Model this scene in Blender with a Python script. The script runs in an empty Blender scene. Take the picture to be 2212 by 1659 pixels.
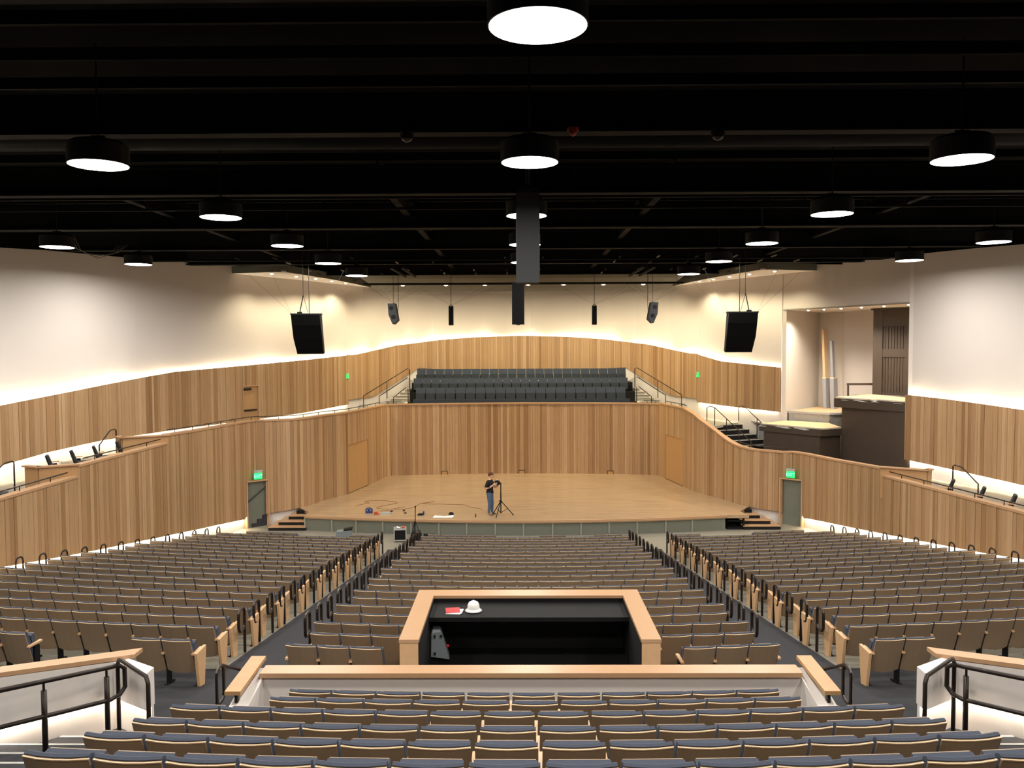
import bpy, math, random
from mathutils import Vector, Matrix
import numpy as np

random.seed(7)
S = bpy.context.scene
COL = S.collection
PI = math.pi

# ------------------------------------------------------------------ camera
FPX, CX, CY = 1800.0, 1106.0, 829.5
yaw = math.atan((1121.0 - CX) / FPX)
pit = math.atan((CY - 746.0) / FPX)
roll = 0.0042
fwd = Vector((-math.sin(yaw) * math.cos(pit), math.cos(yaw) * math.cos(pit), -math.sin(pit)))
rgt = fwd.cross(Vector((0, 0, 1))).normalized()
upv = rgt.cross(fwd)
rgt, upv = rgt * math.cos(roll) - upv * math.sin(roll), upv * math.cos(roll) + rgt * math.sin(roll)
cam_d = bpy.data.cameras.new('camera')
cam_d.sensor_fit = 'HORIZONTAL'
cam_d.sensor_width = 36.0
cam_d.lens = FPX / 2212.0 * 36.0
cam_d.clip_end = 300
cam = bpy.data.objects.new('camera', cam_d)
COL.objects.link(cam)
m = Matrix.Identity(4)
for r in range(3):
    m[r][0], m[r][1], m[r][2] = rgt[r], upv[r], -fwd[r]
m[0][3], m[1][3], m[2][3] = -0.2, 0.0, 8.4
cam.matrix_world = m
S.camera = cam

# ------------------------------------------------------------------ world, exposure
w = bpy.data.worlds.new('world')
S.world = w
w.use_nodes = True
w.node_tree.nodes['Background'].inputs[0].default_value = (1.0, 0.93, 0.85, 1)
w.node_tree.nodes['Background'].inputs[1].default_value = 0.012
S.view_settings.view_transform = 'Standard'
S.view_settings.look = 'None'
S.view_settings.gamma = 1.0
S.view_settings.use_curve_mapping = False
S.view_settings.exposure = 0.0
LAMP_W = 300.0          # watts of every big pendant lamp
STRIP_E = 190.0          # glow of the cove light strips
DOWN_W = 60.0           # watts of the small warm downlights behind the stage


# ------------------------------------------------------------------ helpers
def lin(c):
    return tuple(((v / 255 / 12.92) if v / 255 <= 0.04045 else ((v / 255 + 0.055) / 1.055) ** 2.4) for v in c)


MATS = {}


def mat(name, col, rough=0.6, metal=0.0, emit=None, estr=0.0, noise=0.0, nscale=8.0, bump=0.0, spec=0.5):
    m = bpy.data.materials.new(name)
    m.use_nodes = True
    nt = m.node_tree
    b = nt.nodes['Principled BSDF']
    c = lin(col) + (1,)
    b.inputs['Base Color'].default_value = c
    b.inputs['Roughness'].default_value = rough
    b.inputs['Metallic'].default_value = metal
    b.inputs['Specular IOR Level'].default_value = spec
    if emit:
        b.inputs['Emission Color'].default_value = tuple(emit) + (1,)
        b.inputs['Emission Strength'].default_value = estr
    if noise or bump:
        tc = nt.nodes.new('ShaderNodeTexCoord')
        n = nt.nodes.new('ShaderNodeTexNoise')
        n.inputs['Scale'].default_value = nscale
        n.inputs['Detail'].default_value = 4
        nt.links.new(tc.outputs['Object'], n.inputs['Vector'])
        if noise:
            mx = nt.nodes.new('ShaderNodeMix')
            mx.data_type = 'RGBA'
            mx.inputs['A'].default_value = tuple(v * (1 - noise) for v in c[:3]) + (1,)
            mx.inputs['B'].default_value = tuple(min(1, v * (1 + noise)) for v in c[:3]) + (1,)
            nt.links.new(n.outputs['Fac'], mx.inputs['Factor'])
            nt.links.new(mx.outputs['Result'], b.inputs['Base Color'])
        if bump:
            bp = nt.nodes.new('ShaderNodeBump')
            bp.inputs['Strength'].default_value = bump
            bp.inputs['Distance'].default_value = 0.01
            nt.links.new(n.outputs['Fac'], bp.inputs['Height'])
            nt.links.new(bp.outputs['Normal'], b.inputs['Normal'])
    MATS[name] = m
    return m


def wood(name, stops, rough=0.45, axis='Z', per_object=True, grain=0.22, scale=(9, 9, 0.5)):
    """plank wood: a tone per plank (object random) and long grain streaks."""
    m = bpy.data.materials.new(name)
    m.use_nodes = True
    nt = m.node_tree
    b = nt.nodes['Principled BSDF']
    b.inputs['Roughness'].default_value = rough
    tc = nt.nodes.new('ShaderNodeTexCoord')
    oi = nt.nodes.new('ShaderNodeObjectInfo')
    mp = nt.nodes.new('ShaderNodeMapping')
    mp.inputs['Scale'].default_value = scale
    nt.links.new(tc.outputs['Object'], mp.inputs['Vector'])
    n = nt.nodes.new('ShaderNodeTexNoise')
    n.noise_dimensions = '4D'
    n.inputs['Scale'].default_value = 2.2
    n.inputs['Detail'].default_value = 6
    n.inputs['Roughness'].default_value = 0.65
    nt.links.new(mp.outputs['Vector'], n.inputs['Vector'])
    mul = nt.nodes.new('ShaderNodeMath')
    mul.operation = 'MULTIPLY'
    mul.inputs[1].default_value = 40.0
    nt.links.new(oi.outputs['Random'], mul.inputs[0])
    nt.links.new(mul.outputs[0], n.inputs['W'])
    rp = nt.nodes.new('ShaderNodeValToRGB')
    els = rp.color_ramp.elements
    while len(els) < len(stops):
        els.new(0.5)
    for i, (p, c) in enumerate(stops):
        els[i].position = p
        els[i].color = lin(c) + (1,)
    if per_object:
        nt.links.new(oi.outputs['Random'], rp.inputs['Fac'])
    else:
        nt.links.new(n.outputs['Fac'], rp.inputs['Fac'])
    g = nt.nodes.new('ShaderNodeMapRange')
    g.inputs['From Min'].default_value = 0.3
    g.inputs['From Max'].default_value = 0.75
    g.inputs['To Min'].default_value = 1.0 + grain * 0.6
    g.inputs['To Max'].default_value = 1.0 - grain
    nt.links.new(n.outputs['Fac'], g.inputs['Value'])
    mx = nt.nodes.new('ShaderNodeVectorMath')
    mx.operation = 'SCALE'
    nt.links.new(rp.outputs['Color'], mx.inputs[0])
    nt.links.new(g.outputs['Result'], mx.inputs['Scale'])
    nt.links.new(mx.outputs['Vector'], b.inputs['Base Color'])
    MATS[name] = m
    return m


plank_m = wood('maple_planks', [(0.0, (148, 112, 76)), (0.25, (170, 134, 97)), (0.5, (182, 148, 110)), (0.75, (164, 127, 90)), (0.92, (191, 158, 121)), (1.0, (140, 104, 68))], grain=0.17)
cap_m = wood('maple_cap', [(0.3, (178, 139, 104)), (0.7, (192, 153, 116))], rough=0.35, per_object=False, grain=0.1, scale=(2, 2, 2))
deck_m = wood('stage_boards', [(0.25, (158, 132, 102)), (0.5, (174, 148, 117)), (0.75, (166, 138, 107))], rough=0.2, per_object=False, grain=0.34, scale=(0.3, 5, 1))
panelw_m = wood('plain_maple', [(0.3, (176, 134, 90)), (0.7, (188, 148, 102))], per_object=False, grain=0.06, scale=(3, 3, 1))
white_m = mat('white_paint', (216, 208, 202), 0.7, noise=0.02, nscale=0.7)
niche_m = mat('niche_paint', (206, 198, 188), 0.75)
black_m = mat('black_paint', (14, 14, 14), 0.75, spec=0.25, noise=0.25, nscale=3)
blackm_m = mat('black_metal', (24, 23, 22), 0.5, 0.2)
rail_m = mat('dark_bronze_rail', (46, 38, 33), 0.35, 0.5)
ceil_m = mat('ceiling_black', (11, 11, 11), 0.95, spec=0.1, noise=0.3, nscale=1.5)
beam_m = mat('beam_black', (11, 11, 11), 0.8, spec=0.15, noise=0.2, nscale=2)
carpet_m = mat('charcoal_carpet', (40, 40, 44), 0.95, noise=0.25, nscale=60, bump=0.3)
concrete_m = mat('sealed_concrete', (128, 123, 110), 0.55, noise=0.12, nscale=1.2)
tan_m = mat('taupe_laminate', (143, 121, 97), 0.42, noise=0.06, nscale=10)
edge_m = mat('pale_ply_edge', (226, 196, 160), 0.35)
blue_m = mat('blue_fabric', (61, 67, 81), 0.9, noise=0.18, nscale=70)
mat('slate_seat', (34, 40, 50), 0.9)
navy_m = mat('slate_fabric', (46, 54, 68), 0.9, noise=0.15, nscale=30)
dark_m = mat('dark_fabric', (40, 42, 46), 0.9)
arm_m = mat('maple_arm', (206, 166, 124), 0.4, noise=0.08, nscale=9)
gpanel_m = mat('grey_green_panel', (104, 106, 94), 0.6, noise=0.08, nscale=4)
gtrim_m = mat('grey_green_trim', (136, 136, 122), 0.6)
brown_m = mat('dark_brown_stain', (62, 50, 40), 0.5, noise=0.15, nscale=4)
knee_strip_m = mat('knee_light_strip', (255, 240, 215), 0.5, emit=(1.0, 0.9, 0.74), estr=40.0)
strip_m = mat('light_strip', (255, 240, 215), 0.5, emit=(1.0, 0.87, 0.6), estr=STRIP_E)
lens_m = mat('lamp_lens', (255, 255, 255), 0.5, emit=(1.0, 0.97, 0.93), estr=9.0)
downl_m = mat('downlight_lens', (255, 255, 255), 0.5, emit=(1.0, 0.86, 0.6), estr=6.0)
greenl_m = mat('exit_green', (30, 220, 90), 0.4, emit=(0.02, 0.95, 0.22), estr=1.0)
cyanl_m = mat('exit_letter', (160, 255, 230), 0.4, emit=(0.25, 1.0, 0.75), estr=1.6)
greywh_m = mat('light_grey', (170, 168, 162), 0.5)
case_m = mat('grey_plastic', (116, 124, 128), 0.5)
red_m = mat('red_card', (206, 40, 44), 0.5)
paper_m = mat('white_paper', (238, 238, 236), 0.6)
helmet_m = mat('white_shell', (236, 234, 230), 0.25)
plastic_film_m = mat('clear_film', (160, 157, 150), 0.25, noise=0.25, nscale=9, bump=0.8)
brownpaper_m = mat('brown_paper', (212, 178, 138), 0.7, noise=0.1, nscale=3)
orange_m = mat('orange_rubber', (196, 84, 36), 0.6)
bluebox_m = mat('blue_box', (34, 54, 110), 0.5)
skin_m = mat('skin', (206, 158, 130), 0.55)
hair_m = mat('brown_hair', (84, 44, 26), 0.7)
shirt_m = mat('black_shirt', (20, 20, 21), 0.9)
jeans_m = mat('blue_jeans', (74, 92, 118), 0.9, noise=0.15, nscale=25)
shoe_m = mat('grey_shoe', (120, 108, 90), 0.8)
cable_m = mat('cable_brown', (146, 108, 70), 0.7)
wire_m = mat('grey_cable', (110, 106, 98), 0.6)
tube_m = mat('plastic_grey', (150, 152, 156), 0.45)
stair_m = mat('pale_stair', (150, 146, 132), 0.7, noise=0.06, nscale=2)
redsig_m = mat('red_device', (150, 40, 30), 0.5)
canopy_m = mat('canopy_grey', (86, 85, 76), 0.7, noise=0.05, nscale=2)


class MB:
    def __init__(s):
        s.v, s.f, s.mi = [], [], []

    def add(s, vs, fs, mi=0):
        o = len(s.v)
        s.v += [tuple(p) for p in vs]
        s.f += [tuple(i + o for i in f) for f in fs]
        s.mi += [mi] * len(fs)
        return s

    def box(s, x0, x1, y0, y1, z0, z1, mi=0):
        return s.hexa([(x0, y0, z0), (x1, y0, z0), (x1, y1, z0), (x0, y1, z0), (x0, y0, z1), (x1, y0, z1), (x1, y1, z1), (x0, y1, z1)], mi)

    def hexa(s, p, mi=0):
        return s.add(p, [(0, 3, 2, 1), (4, 5, 6, 7), (0, 1, 5, 4), (1, 2, 6, 5), (2, 3, 7, 6), (3, 0, 4, 7)], mi)

    def obox(s, c, ax, ay, hx, hy, z0, z1, mi=0):
        """box with horizontal axes ax, ay around c"""
        c = Vector((c[0], c[1], 0)); ax = Vector((ax[0], ax[1], 0)).normalized(); ay = Vector((ay[0], ay[1], 0)).normalized()
        q = [c - ax * hx - ay * hy, c + ax * hx - ay * hy, c + ax * hx + ay * hy, c - ax * hx + ay * hy]
        return s.hexa([(p.x, p.y, z0) for p in q] + [(p.x, p.y, z1) for p in q], mi)

    def prism(s, poly, z0, z1, mi=0):
        n = len(poly)
        zz0 = z0 if hasattr(z0, '__len__') else [z0] * n
        zz1 = z1 if hasattr(z1, '__len__') else [z1] * n
        vs = [(p[0], p[1], zz0[i]) for i, p in enumerate(poly)] + [(p[0], p[1], zz1[i]) for i, p in enumerate(poly)]
        fs = [tuple(range(n))[::-1], tuple(range(n, 2 * n))] + [(i, (i + 1) % n, n + (i + 1) % n, n + i) for i in range(n)]
        return s.add(vs, fs, mi)

    def extr(s, prof, axis, a0, a1, mi=0):
        """profile of (u, v) pushed along an axis; axis 'x': u=y v=z; axis 'y': u=x v=z"""
        n = len(prof)
        f = (lambda u, v, a: (a, u, v)) if axis == 'x' else (lambda u, v, a: (u, a, v))
        vs = [f(u, v, a0) for u, v in prof] + [f(u, v, a1) for u, v in prof]
        fs = [tuple(range(n)), tuple(range(n, 2 * n))[::-1]] + [(i, n + i, n + (i + 1) % n, (i + 1) % n) for i in range(n)]
        return s.add(vs, fs, mi)

    def tube(s, pts, r, n=6, closed=False, mi=0):
        pts = [Vector(p) for p in pts]
        k = len(pts)
        rs = r if hasattr(r, '__len__') else [r] * k
        rings = []
        prev = None
        for i, p in enumerate(pts):
            a = pts[i - 1] if (i or closed) else p
            b = pts[(i + 1) % k] if (i < k - 1 or closed) else p
            t = (b - a).normalized()
            if prev is None:
                u = t.cross(Vector((0, 0, 1)))
                if u.length < 0.05:
                    u = t.cross(Vector((0, 1, 0)))
                u.normalize()
            else:
                u = (prev - t * prev.dot(t)).normalized()
            prev = u
            v = t.cross(u)
            rings.append([p + (u * math.cos(2 * PI * j / n) + v * math.sin(2 * PI * j / n)) * rs[i] for j in range(n)])
        vs = [q for rg in rings for q in rg]
        fs = []
        for i in range(k if closed else k - 1):
            i2 = (i + 1) % k
            for j in range(n):
                fs.append((i * n + j, i * n + (j + 1) % n, i2 * n + (j + 1) % n, i2 * n + j))
        if not closed:
            fs += [tuple(range(n))[::-1], tuple((k - 1) * n + j for j in range(n))]
        return s.add(vs, fs, mi)

    def lathe(s, prof, c=(0, 0, 0), n=20, mi=0, ring=False):
        """profile of (r, z), closed at both ends; ring: the profile closes on itself"""
        if ring:
            prof = list(prof) + [prof[0]]
        vs = [(c[0] + r * math.cos(2 * PI * j / n), c[1] + r * math.sin(2 * PI * j / n), c[2] + z) for r, z in prof for j in range(n)]
        k = len(prof)
        fs = [(i * n + j, i * n + (j + 1) % n, (i + 1) * n + (j + 1) % n, (i + 1) * n + j) for i in range(k - 1) for j in range(n)]
        if not ring:
            fs += [tuple(range(n))[::-1], tuple((k - 1) * n + j for j in range(n))]
        return s.add(vs, fs, mi)

    def sweep(s, path, prof, mi=0, closed_ends=True):
        """path: list of (point3, normal2); prof: (offset along normal, dz) corners"""
        n, k = len(prof), len(path)
        vs = []
        for p, nn in path:
            for o, dz in prof:
                vs.append((p[0] + nn[0] * o, p[1] + nn[1] * o, p[2] + dz))
        fs = [(i * n + j, (i + 1) * n + j, (i + 1) * n + (j + 1) % n, i * n + (j + 1) % n) for i in range(k - 1) for j in range(n)]
        fs += [tuple(range(n)), tuple((k - 1) * n + j for j in range(n))[::-1]]
        return s.add(vs, fs, mi)

    def mesh(s, name, mats, smooth=False):
        me = bpy.data.meshes.new(name)
        me.from_pydata(s.v, [], s.f)
        for mm in (mats if isinstance(mats, (list, tuple)) else [mats]):
            me.materials.append(mm)
        if isinstance(mats, (list, tuple)) and len(mats) > 1:
            me.polygons.foreach_set('material_index', s.mi)
        if smooth:
            me.polygons.foreach_set('use_smooth', [True] * len(me.polygons))
        me.update()
        return me


def fixn(me):
    import bmesh
    bm = bmesh.new(); bm.from_mesh(me)
    bmesh.ops.recalc_face_normals(bm, faces=bm.faces)
    bm.to_mesh(me); bm.free()
    return me


def obj(name, mb, mats, parent=None, smooth=False, fix=True, loc=None, rot=None):
    me = mb.mesh(name, mats, smooth) if isinstance(mb, MB) else mb
    if fix and isinstance(mb, MB):
        fixn(me)
    o = bpy.data.objects.new(name, me)
    COL.objects.link(o)
    if parent:
        o.parent = parent
    if loc is not None:
        o.location = loc
    if rot is not None:
        o.rotation_euler = rot
    return o


def tag(o, label=None, cat=None, group=None, kind=None):
    for k, v in (('label', label), ('category', cat), ('group', group), ('kind', kind)):
        if v:
            o[k] = v
    return o


def thing(name, label, cat, loc=(0, 0, 0), rz=0.0, group=None):
    o = bpy.data.objects.new(name, None)
    o.empty_display_size = 0.2
    COL.objects.link(o)
    o.location = loc
    o.rotation_euler = (0, 0, rz)
    return tag(o, label, cat, group)


ORD = ['', 'first', 'second', 'third', 'fourth', 'fifth', 'sixth', 'seventh', 'eighth', 'ninth', 'tenth', 'eleventh', 'twelfth', 'thirteenth', 'fourteenth', 'fifteenth', 'sixteenth', 'seventeenth', 'eighteenth', 'nineteenth', 'twentieth', 'twenty-first', 'twenty-second', 'twenty-third']


def interp(x, xs, ys):
    return float(np.interp(x, xs, ys))


def smooth_path(pts, step=0.25):
    """Catmull-Rom through 2-D points, resampled evenly; returns points"""
    P = [Vector(p) for p in pts]
    P = [P[0] * 2 - P[1]] + P + [P[-1] * 2 - P[-2]]
    out = []
    for i in range(1, len(P) - 2):
        for k in range(12):
            t = k / 12
            a, b, c, d = P[i - 1], P[i], P[i + 1], P[i + 2]
            out.append(0.5 * ((2 * b) + (c - a) * t + (2 * a - 5 * b + 4 * c - d) * t * t + (3 * b - a - 3 * c + d) * t ** 3))
    out.append(P[-2])
    return out


class Path:
    """plan polyline with arc length; the normal points to the side given (+1: to the right of travel)"""

    def __init__(s, pts, side=1):
        s.p = [Vector((q[0], q[1])) for q in pts]
        s.side = side
        s.l = [0.0]
        for a, b in zip(s.p[:-1], s.p[1:]):
            s.l.append(s.l[-1] + (b - a).length)
        s.L = s.l[-1]
        s.xs = [q.x for q in s.p]; s.ys = [q.y for q in s.p]

    def at(s, t):
        return Vector((interp(t, s.l, s.xs), interp(t, s.l, s.ys)))

    def nrm(s, t, e=0.12):
        d = (s.at(min(s.L, t + e)) - s.at(max(0, t - e))).normalized()
        return Vector((d.y, -d.x)) * s.side

    def near(s, x, y):
        best = min((((s.at(t) - Vector((x, y))).length, t) for t in np.linspace(0, s.L, 1200)))
        return best[1]

    def line(s, t0, t1, zf, step=0.3, off=0.0):
        n = max(2, int((t1 - t0) / step) + 1)
        out = []
        for t in np.linspace(t0, t1, n):
            p, nn = s.at(t), s.nrm(t)
            out.append(((p.x + nn.x * off, p.y + nn.y * off, zf(t, p)), nn))
        return out


def planks(path, t0, t1, zb, zt, off, parent, holes=(), thick=0.03, wmin=0.11, wmax=0.27):
    """one mesh object per board, each with its own width and how far it stands proud"""
    t = t0
    n = 0
    marks = sorted([h[0] for h in holes] + [h[1] for h in holes])
    while t < t1 - 0.02:
        wd = random.choice([random.uniform(wmin, wmax * 0.75), random.uniform(wmin, wmax)])
        e = min(t + wd, t1)
        for mk in marks:
            if t + 0.01 < mk < e:
                e = mk
        a, b = path.at(t + 0.004), path.at(e - 0.004)
        nn = path.nrm((t + e) / 2)
        mid = (t + e) / 2
        za0, zb0 = zb(t, a), zb(e, b)
        for h in holes:
            if h[0] - 1e-6 <= mid <= h[1] + 1e-6:
                za0 = zb0 = h[2]
        za1, zb1 = zt(t, a), zt(e, b)
        pr = thick * random.uniform(0.55, 1.25)
        if min(za1 - za0, zb1 - zb0) > 0.05:
            c = (a + b) / 2
            zc = (za0 + zb0) / 2
            na, nb = path.nrm(t), path.nrm(e)
            q = [a + na * (off + pr), b + nb * (off + pr), b + nb * off, a + na * off]
            zs0 = [za0, zb0, zb0, za0]; zs1 = [za1, zb1, zb1, za1]
            mb = MB().hexa([(p.x - c.x, p.y - c.y, z - zc) for p, z in zip(q, zs0)] + [(p.x - c.x, p.y - c.y, z - zc) for p, z in zip(q, zs1)])
            obj('plank', mb, plank_m, parent, loc=(c.x, c.y, zc))
            n += 1
        t = e
    return n


# ------------------------------------------------------------------ the room: floor
def zf(y):
    return 0.05 + 0.135 * (33.0 - y) if y < 33.37 else 0.0


def off(x):
    x = abs(x)
    if x <= 4.2:
        return x * x / 60
    if x < 5.7:
        return 0.294 * (5.7 - x) / 1.5
    return (x * x - 32.5) / 120


def offd(x):
    s = 1 if x > 0 else -1
    a = abs(x)
    return s * (a / 30 if a <= 4.2 else (a / 60))


def zfloor(x, y):
    return zf(max(12.9, y - off(x)))


mb = MB()
xs = sorted(set(list(np.arange(-21, 21.01, 1.0)) + [-5.65, -4.15, 4.15, 5.65, -2.0, 2.0]))
ys = list(np.arange(9.0, 44.01, 0.5))
idx = {}
for i, x in enumerate(xs):
    for j, y in enumerate(ys):
        idx[i, j] = len(mb.v)
        mb.v.append((x, y, zfloor(x, y)))
for i in range(len(xs) - 1):
    for j in range(len(ys) - 1):
        xm, ym = (xs[i] + xs[i + 1]) / 2, (ys[j] + ys[j + 1]) / 2
        aisle = (4.15 < abs(xm) < 5.65 and ym < 34.2) or ym < 14.9
        mb.f.append((idx[i, j], idx[i + 1, j], idx[i + 1, j + 1], idx[i, j + 1]))
        mb.mi.append(1 if aisle else 0)
tag(obj('floor', mb, [concrete_m, carpet_m]), kind='structure')

# stepped tiers of the rear block
REAR = [(9.68, 4.285), (8.91, 4.52), (8.14, 4.74), (7.31, 4.975), (6.46, 5.245), (5.64, 5.5), (4.82, 5.75), (4.0, 6.0)]
rear_floor = MB()
for i, (yb, zt_) in enumerate(REAR):
    z1 = zt_ - 0.88
    y0 = yb - 0.42
    y1 = 11.0 if i == 0 else REAR[i - 1][0] - 0.42
    hw = 3.48 if i < 2 else 4.75
    poly = [(x, y0 + x * x / 76) for x in np.linspace(-hw, hw, 9)] + [(x, (y1 + x * x / 76) if i else 10.85) for x in np.linspace(hw, -hw, 9)]
    rear_floor.prism(poly, 1.5, z1)
tag(obj('floor_rear_tiers', rear_floor, carpet_m), kind='structure')

# ------------------------------------------------------------------ the room: lower timber walls (parapets)
LWc = [(-16.0, 14), (-14.8, 23), (-14.0, 30), (-12.95, 38.0), (-12.05, 38.85), (-10.8, 39.55), (-10.0, 41.7), (-9.3, 43.1), (-8.72, 45.8), (-8.2, 48.9)]
BW = [(-8.2, 48.9), (-7.4, 49.4), (-4, 49.85), (0, 50.05), (4, 49.85), (7.4, 49.4), (8.2, 48.9)]
lw_pts = [Vector(p) for p in LWc[:2]] + smooth_path(LWc[1:], 0.3)[1:]
LW = Path(lw_pts, 1)
RWp = Path([(-p.x, p.y) for p in lw_pts], -1)
BWp = Path(smooth_path(BW), 1)


def zbot(t, p):
    """lower edge of the boards: above the raked floor, then along the stage"""
    ax = abs(p[0])
    if p[1] < 38.05 and ax > 12.5:
        return interp(p[1], [14, 23.0, 26.4, 30.9, 34, 38.2], [3.3, 2.25, 1.78, 1.24, 0.88, 0.42])
    return interp(ax, [8, 10.8, 12.1], [0.69, 0.69, 0.56])


def ztopL(t, p):
    y = p[1]
    if y < 26.3:
        return interp(y, [14, 23, 26.3], [4.0, 4.19, 4.29])
    if y < 31.66:
        return interp(y, [26.3, 31.66], [4.62, 4.73])
    return interp(y, [31.66, 34, 37], [5.04, 4.98, 4.95])


def ztopR(t, p):
    y, x = p[1], abs(p[0])
    if y < 31.75:
        return interp(y, [14, 24.4, 31.75], [3.5, 3.46, 3.39])
    if x > 12.0:
        return interp(y, [31.75, 35.6, 38.7], [3.66, 3.47, 3.38])
    return interp(y, [38.9, 40.26, 40.98, 41.73, 42.7, 43.8, 45.2], [3.4, 3.52, 3.64, 3.87, 4.37, 4.75, 4.97])


def lower_wall(name, path, t0, t1, zt, cuts, holes, seed, capcol=cap_m):
    """white base wall, dark backing, boards, cap and the light strip below the boards"""
    random.seed(seed)
    base = MB()
    base.sweep(path.line(t0, t1, lambda t, p: 0), [(-0.02, -0.3), (0.0, -0.3), (0.0, 3.3), (-0.02, 3.3)])
    W = tag(obj(name, base, white_m), kind='structure')
    segs = [t0] + list(cuts) + [t1]
    hs = sorted(holes)
    for a, b in zip(segs[:-1], segs[1:]):
        mid = (a + b) / 2
        pm = path.at(mid)
        eps = 0.1
        zz = lambda t, p, a=a, b=b: zt(t, path.at(min(max(t, a + eps), b - eps)))
        # backing, split at holes
        pieces = []
        cur = a
        for h in hs:
            if a < (h[0] + h[1]) / 2 < b:
                pieces.append((cur, h[0], None)); pieces.append((h[0], h[1], h[2])); cur = h[1]
        pieces.append((cur, b, None))
        for (c, d, zh) in pieces:
            if d - c < 0.02:
                continue
            ln = path.line(c, d, zz, 0.25)
            mbk = MB()
            n = len(ln)
            vs = []
            for p, nn in ln:
                z0 = zh if zh else zbot(0, (p[0], p[1]))
                for o_, z_ in ((0.05, z0), (0.13, z0), (0.13, p[2] - 0.02), (0.05, p[2] - 0.02)):
                    vs.append((p[0] + nn[0] * o_, p[1] + nn[1] * o_, z_))
            fs = [(i * 4 + j, (i + 1) * 4 + j, (i + 1) * 4 + (j + 1) % 4, i * 4 + (j + 1) % 4) for i in range(n - 1) for j in range(4)]
            fs += [(0, 1, 2, 3), tuple((n - 1) * 4 + j for j in (3, 2, 1, 0))]
            mbk.add(vs, fs)
            obj('backing', mbk, MATS['gap'], W)
        planks(path, a, b, zbot, lambda t, p: zz(t, p) - 0.04, 0.13, W, holes=[h for h in hs if a < (h[0] + h[1]) / 2 < b])
        cp = MB().sweep(path.line(a, b, zz, 0.25), [(-0.1, -0.05), (0.19, -0.05), (0.19, 0.03), (-0.1, 0.03)])
        obj('cap', cp, capcol, W)
    return W


mat('gap', (96, 66, 42), 0.8)
tdoorL0, tdoorL1 = LW.near(-12.82, 38.12), LW.near(-12.1, 38.8)
tsdL0, tsdL1 = LW.near(-9.25, 43.2), LW.near(-8.72, 45.8)
cutsL = [LW.near(-14.42, 26.3), LW.near(-13.78, 31.66)]
WLL = lower_wall('wall_left_lower', LW, 0, LW.L, ztopL, cutsL, [(tdoorL0, tdoorL1, 2.16), (tsdL0, tsdL1, 3.25)], 11)
tdoorR0, tdoorR1 = RWp.near(12.82, 38.12), RWp.near(12.1, 38.8)
tsdR0, tsdR1 = RWp.near(8.85, 45.1), RWp.near(8.36, 47.8)
cutsR = [RWp.near(13.78, 31.75)]
WRL = lower_wall('wall_right_lower', RWp, 0, RWp.L, ztopR, cutsR, [(tdoorR0, tdoorR1, 2.16), (tsdR0, tsdR1, 3.25)], 12)
WBL = lower_wall('wall_back_lower', BWp, 0, BWp.L, lambda t, p: 4.93, [], [], 13)
for Wd, path, t1 in ((WLL, LW, tdoorL0 - 0.15), (WRL, RWp, tdoorR0 - 0.15)):
    st = MB().sweep(path.line(3.0, t1, zbot, 0.3), [(0.02, 0.0), (0.05, -0.01), (0.05, 0.02), (0.02, 0.02)])
    obj('light_strip', st, strip_m, Wd)

# box ends where the side terraces step: plain maple panels turning away from the hall
for nm, par, a, b, c, zt_, z0 in (('a', WLL, (-14.28, 26.3), (-15.2, 25.75), (-15.75, 26.0), 4.64, 3.3), ('b', WLL, (-13.62, 31.64), (-15.0, 30.85), (-15.35, 31.2), 5.0, 3.7), ('c', WRL, (13.6, 31.74), (14.95, 30.9), (15.2, 31.15), 3.68, 2.5)):
    mbx = MB()
    for p, q in ((a, b), (b, c)):
        d = Vector(q) - Vector(p); nn = Vector((d.y, -d.x)).normalized() * 0.05
        mbx.prism([(p[0] - nn.x, p[1] - nn.y), (q[0] - nn.x, q[1] - nn.y), (q[0] + nn.x, q[1] + nn.y), (p[0] + nn.x, p[1] + nn.y)], z0, zt_)
    e = obj('end_panel', mbx, panelw_m, par)
    mbx = MB()
    for p, q in ((a, b), (b, c)):
        d = Vector(q) - Vector(p); nn = Vector((d.y, -d.x)).normalized() * 0.11; u = d.normalized() * 0.06
        p2, q2 = Vector(p) - u, Vector(q) + u
        mbx.prism([(p2.x - nn.x, p2.y - nn.y), (q2.x - nn.x, q2.y - nn.y), (q2.x + nn.x, q2.y + nn.y), (p2.x + nn.x, p2.y + nn.y)], zt_, zt_ + 0.05)
    obj('cap', mbx, cap_m, par)


# ------------------------------------------------------------------ the room: upper walls with timber band
ULc = [(-23.0, 8), (-20.5, 22), (-18.6, 30), (-16.6, 36), (-14.2, 41.5), (-12.2, 45.5), (-10.45, 49.2)]
RBc = [(-10.45, 49.2), (-9, 52), (-6, 54.5), (0, 56), (6, 54.5), (9, 52), (10.45, 49.2)]


def facets(path, t0, t1, z0f, z1f, par, seed, name='panel', m_=white_m):
    """tall plaster facets, each at a slightly different angle"""
    random.seed(seed)
    t = t0
    ja = random.uniform(0.0, 0.07)
    while t < t1 - 0.05:
        e = min(t + random.uniform(1.1, 2.0), t1)
        a, b = path.at(t), path.at(e)
        na, nb = path.nrm(t), path.nrm(e)
        jb = random.uniform(0.0, 0.07)
        a2 = a + na * ja; b2 = b + nb * jb
        ja = jb
        q = [a2, b2, b - nb * 0.06, a - na * 0.06]
        obj(name, MB().prism([(p.x, p.y) for p in q], [z0f(t, a), z0f(e, b)] * 1 + [z0f(e, b), z0f(t, a)], [z1f(t, a), z1f(e, b), z1f(e, b), z1f(t, a)]), m_, par)
        t = e


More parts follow.
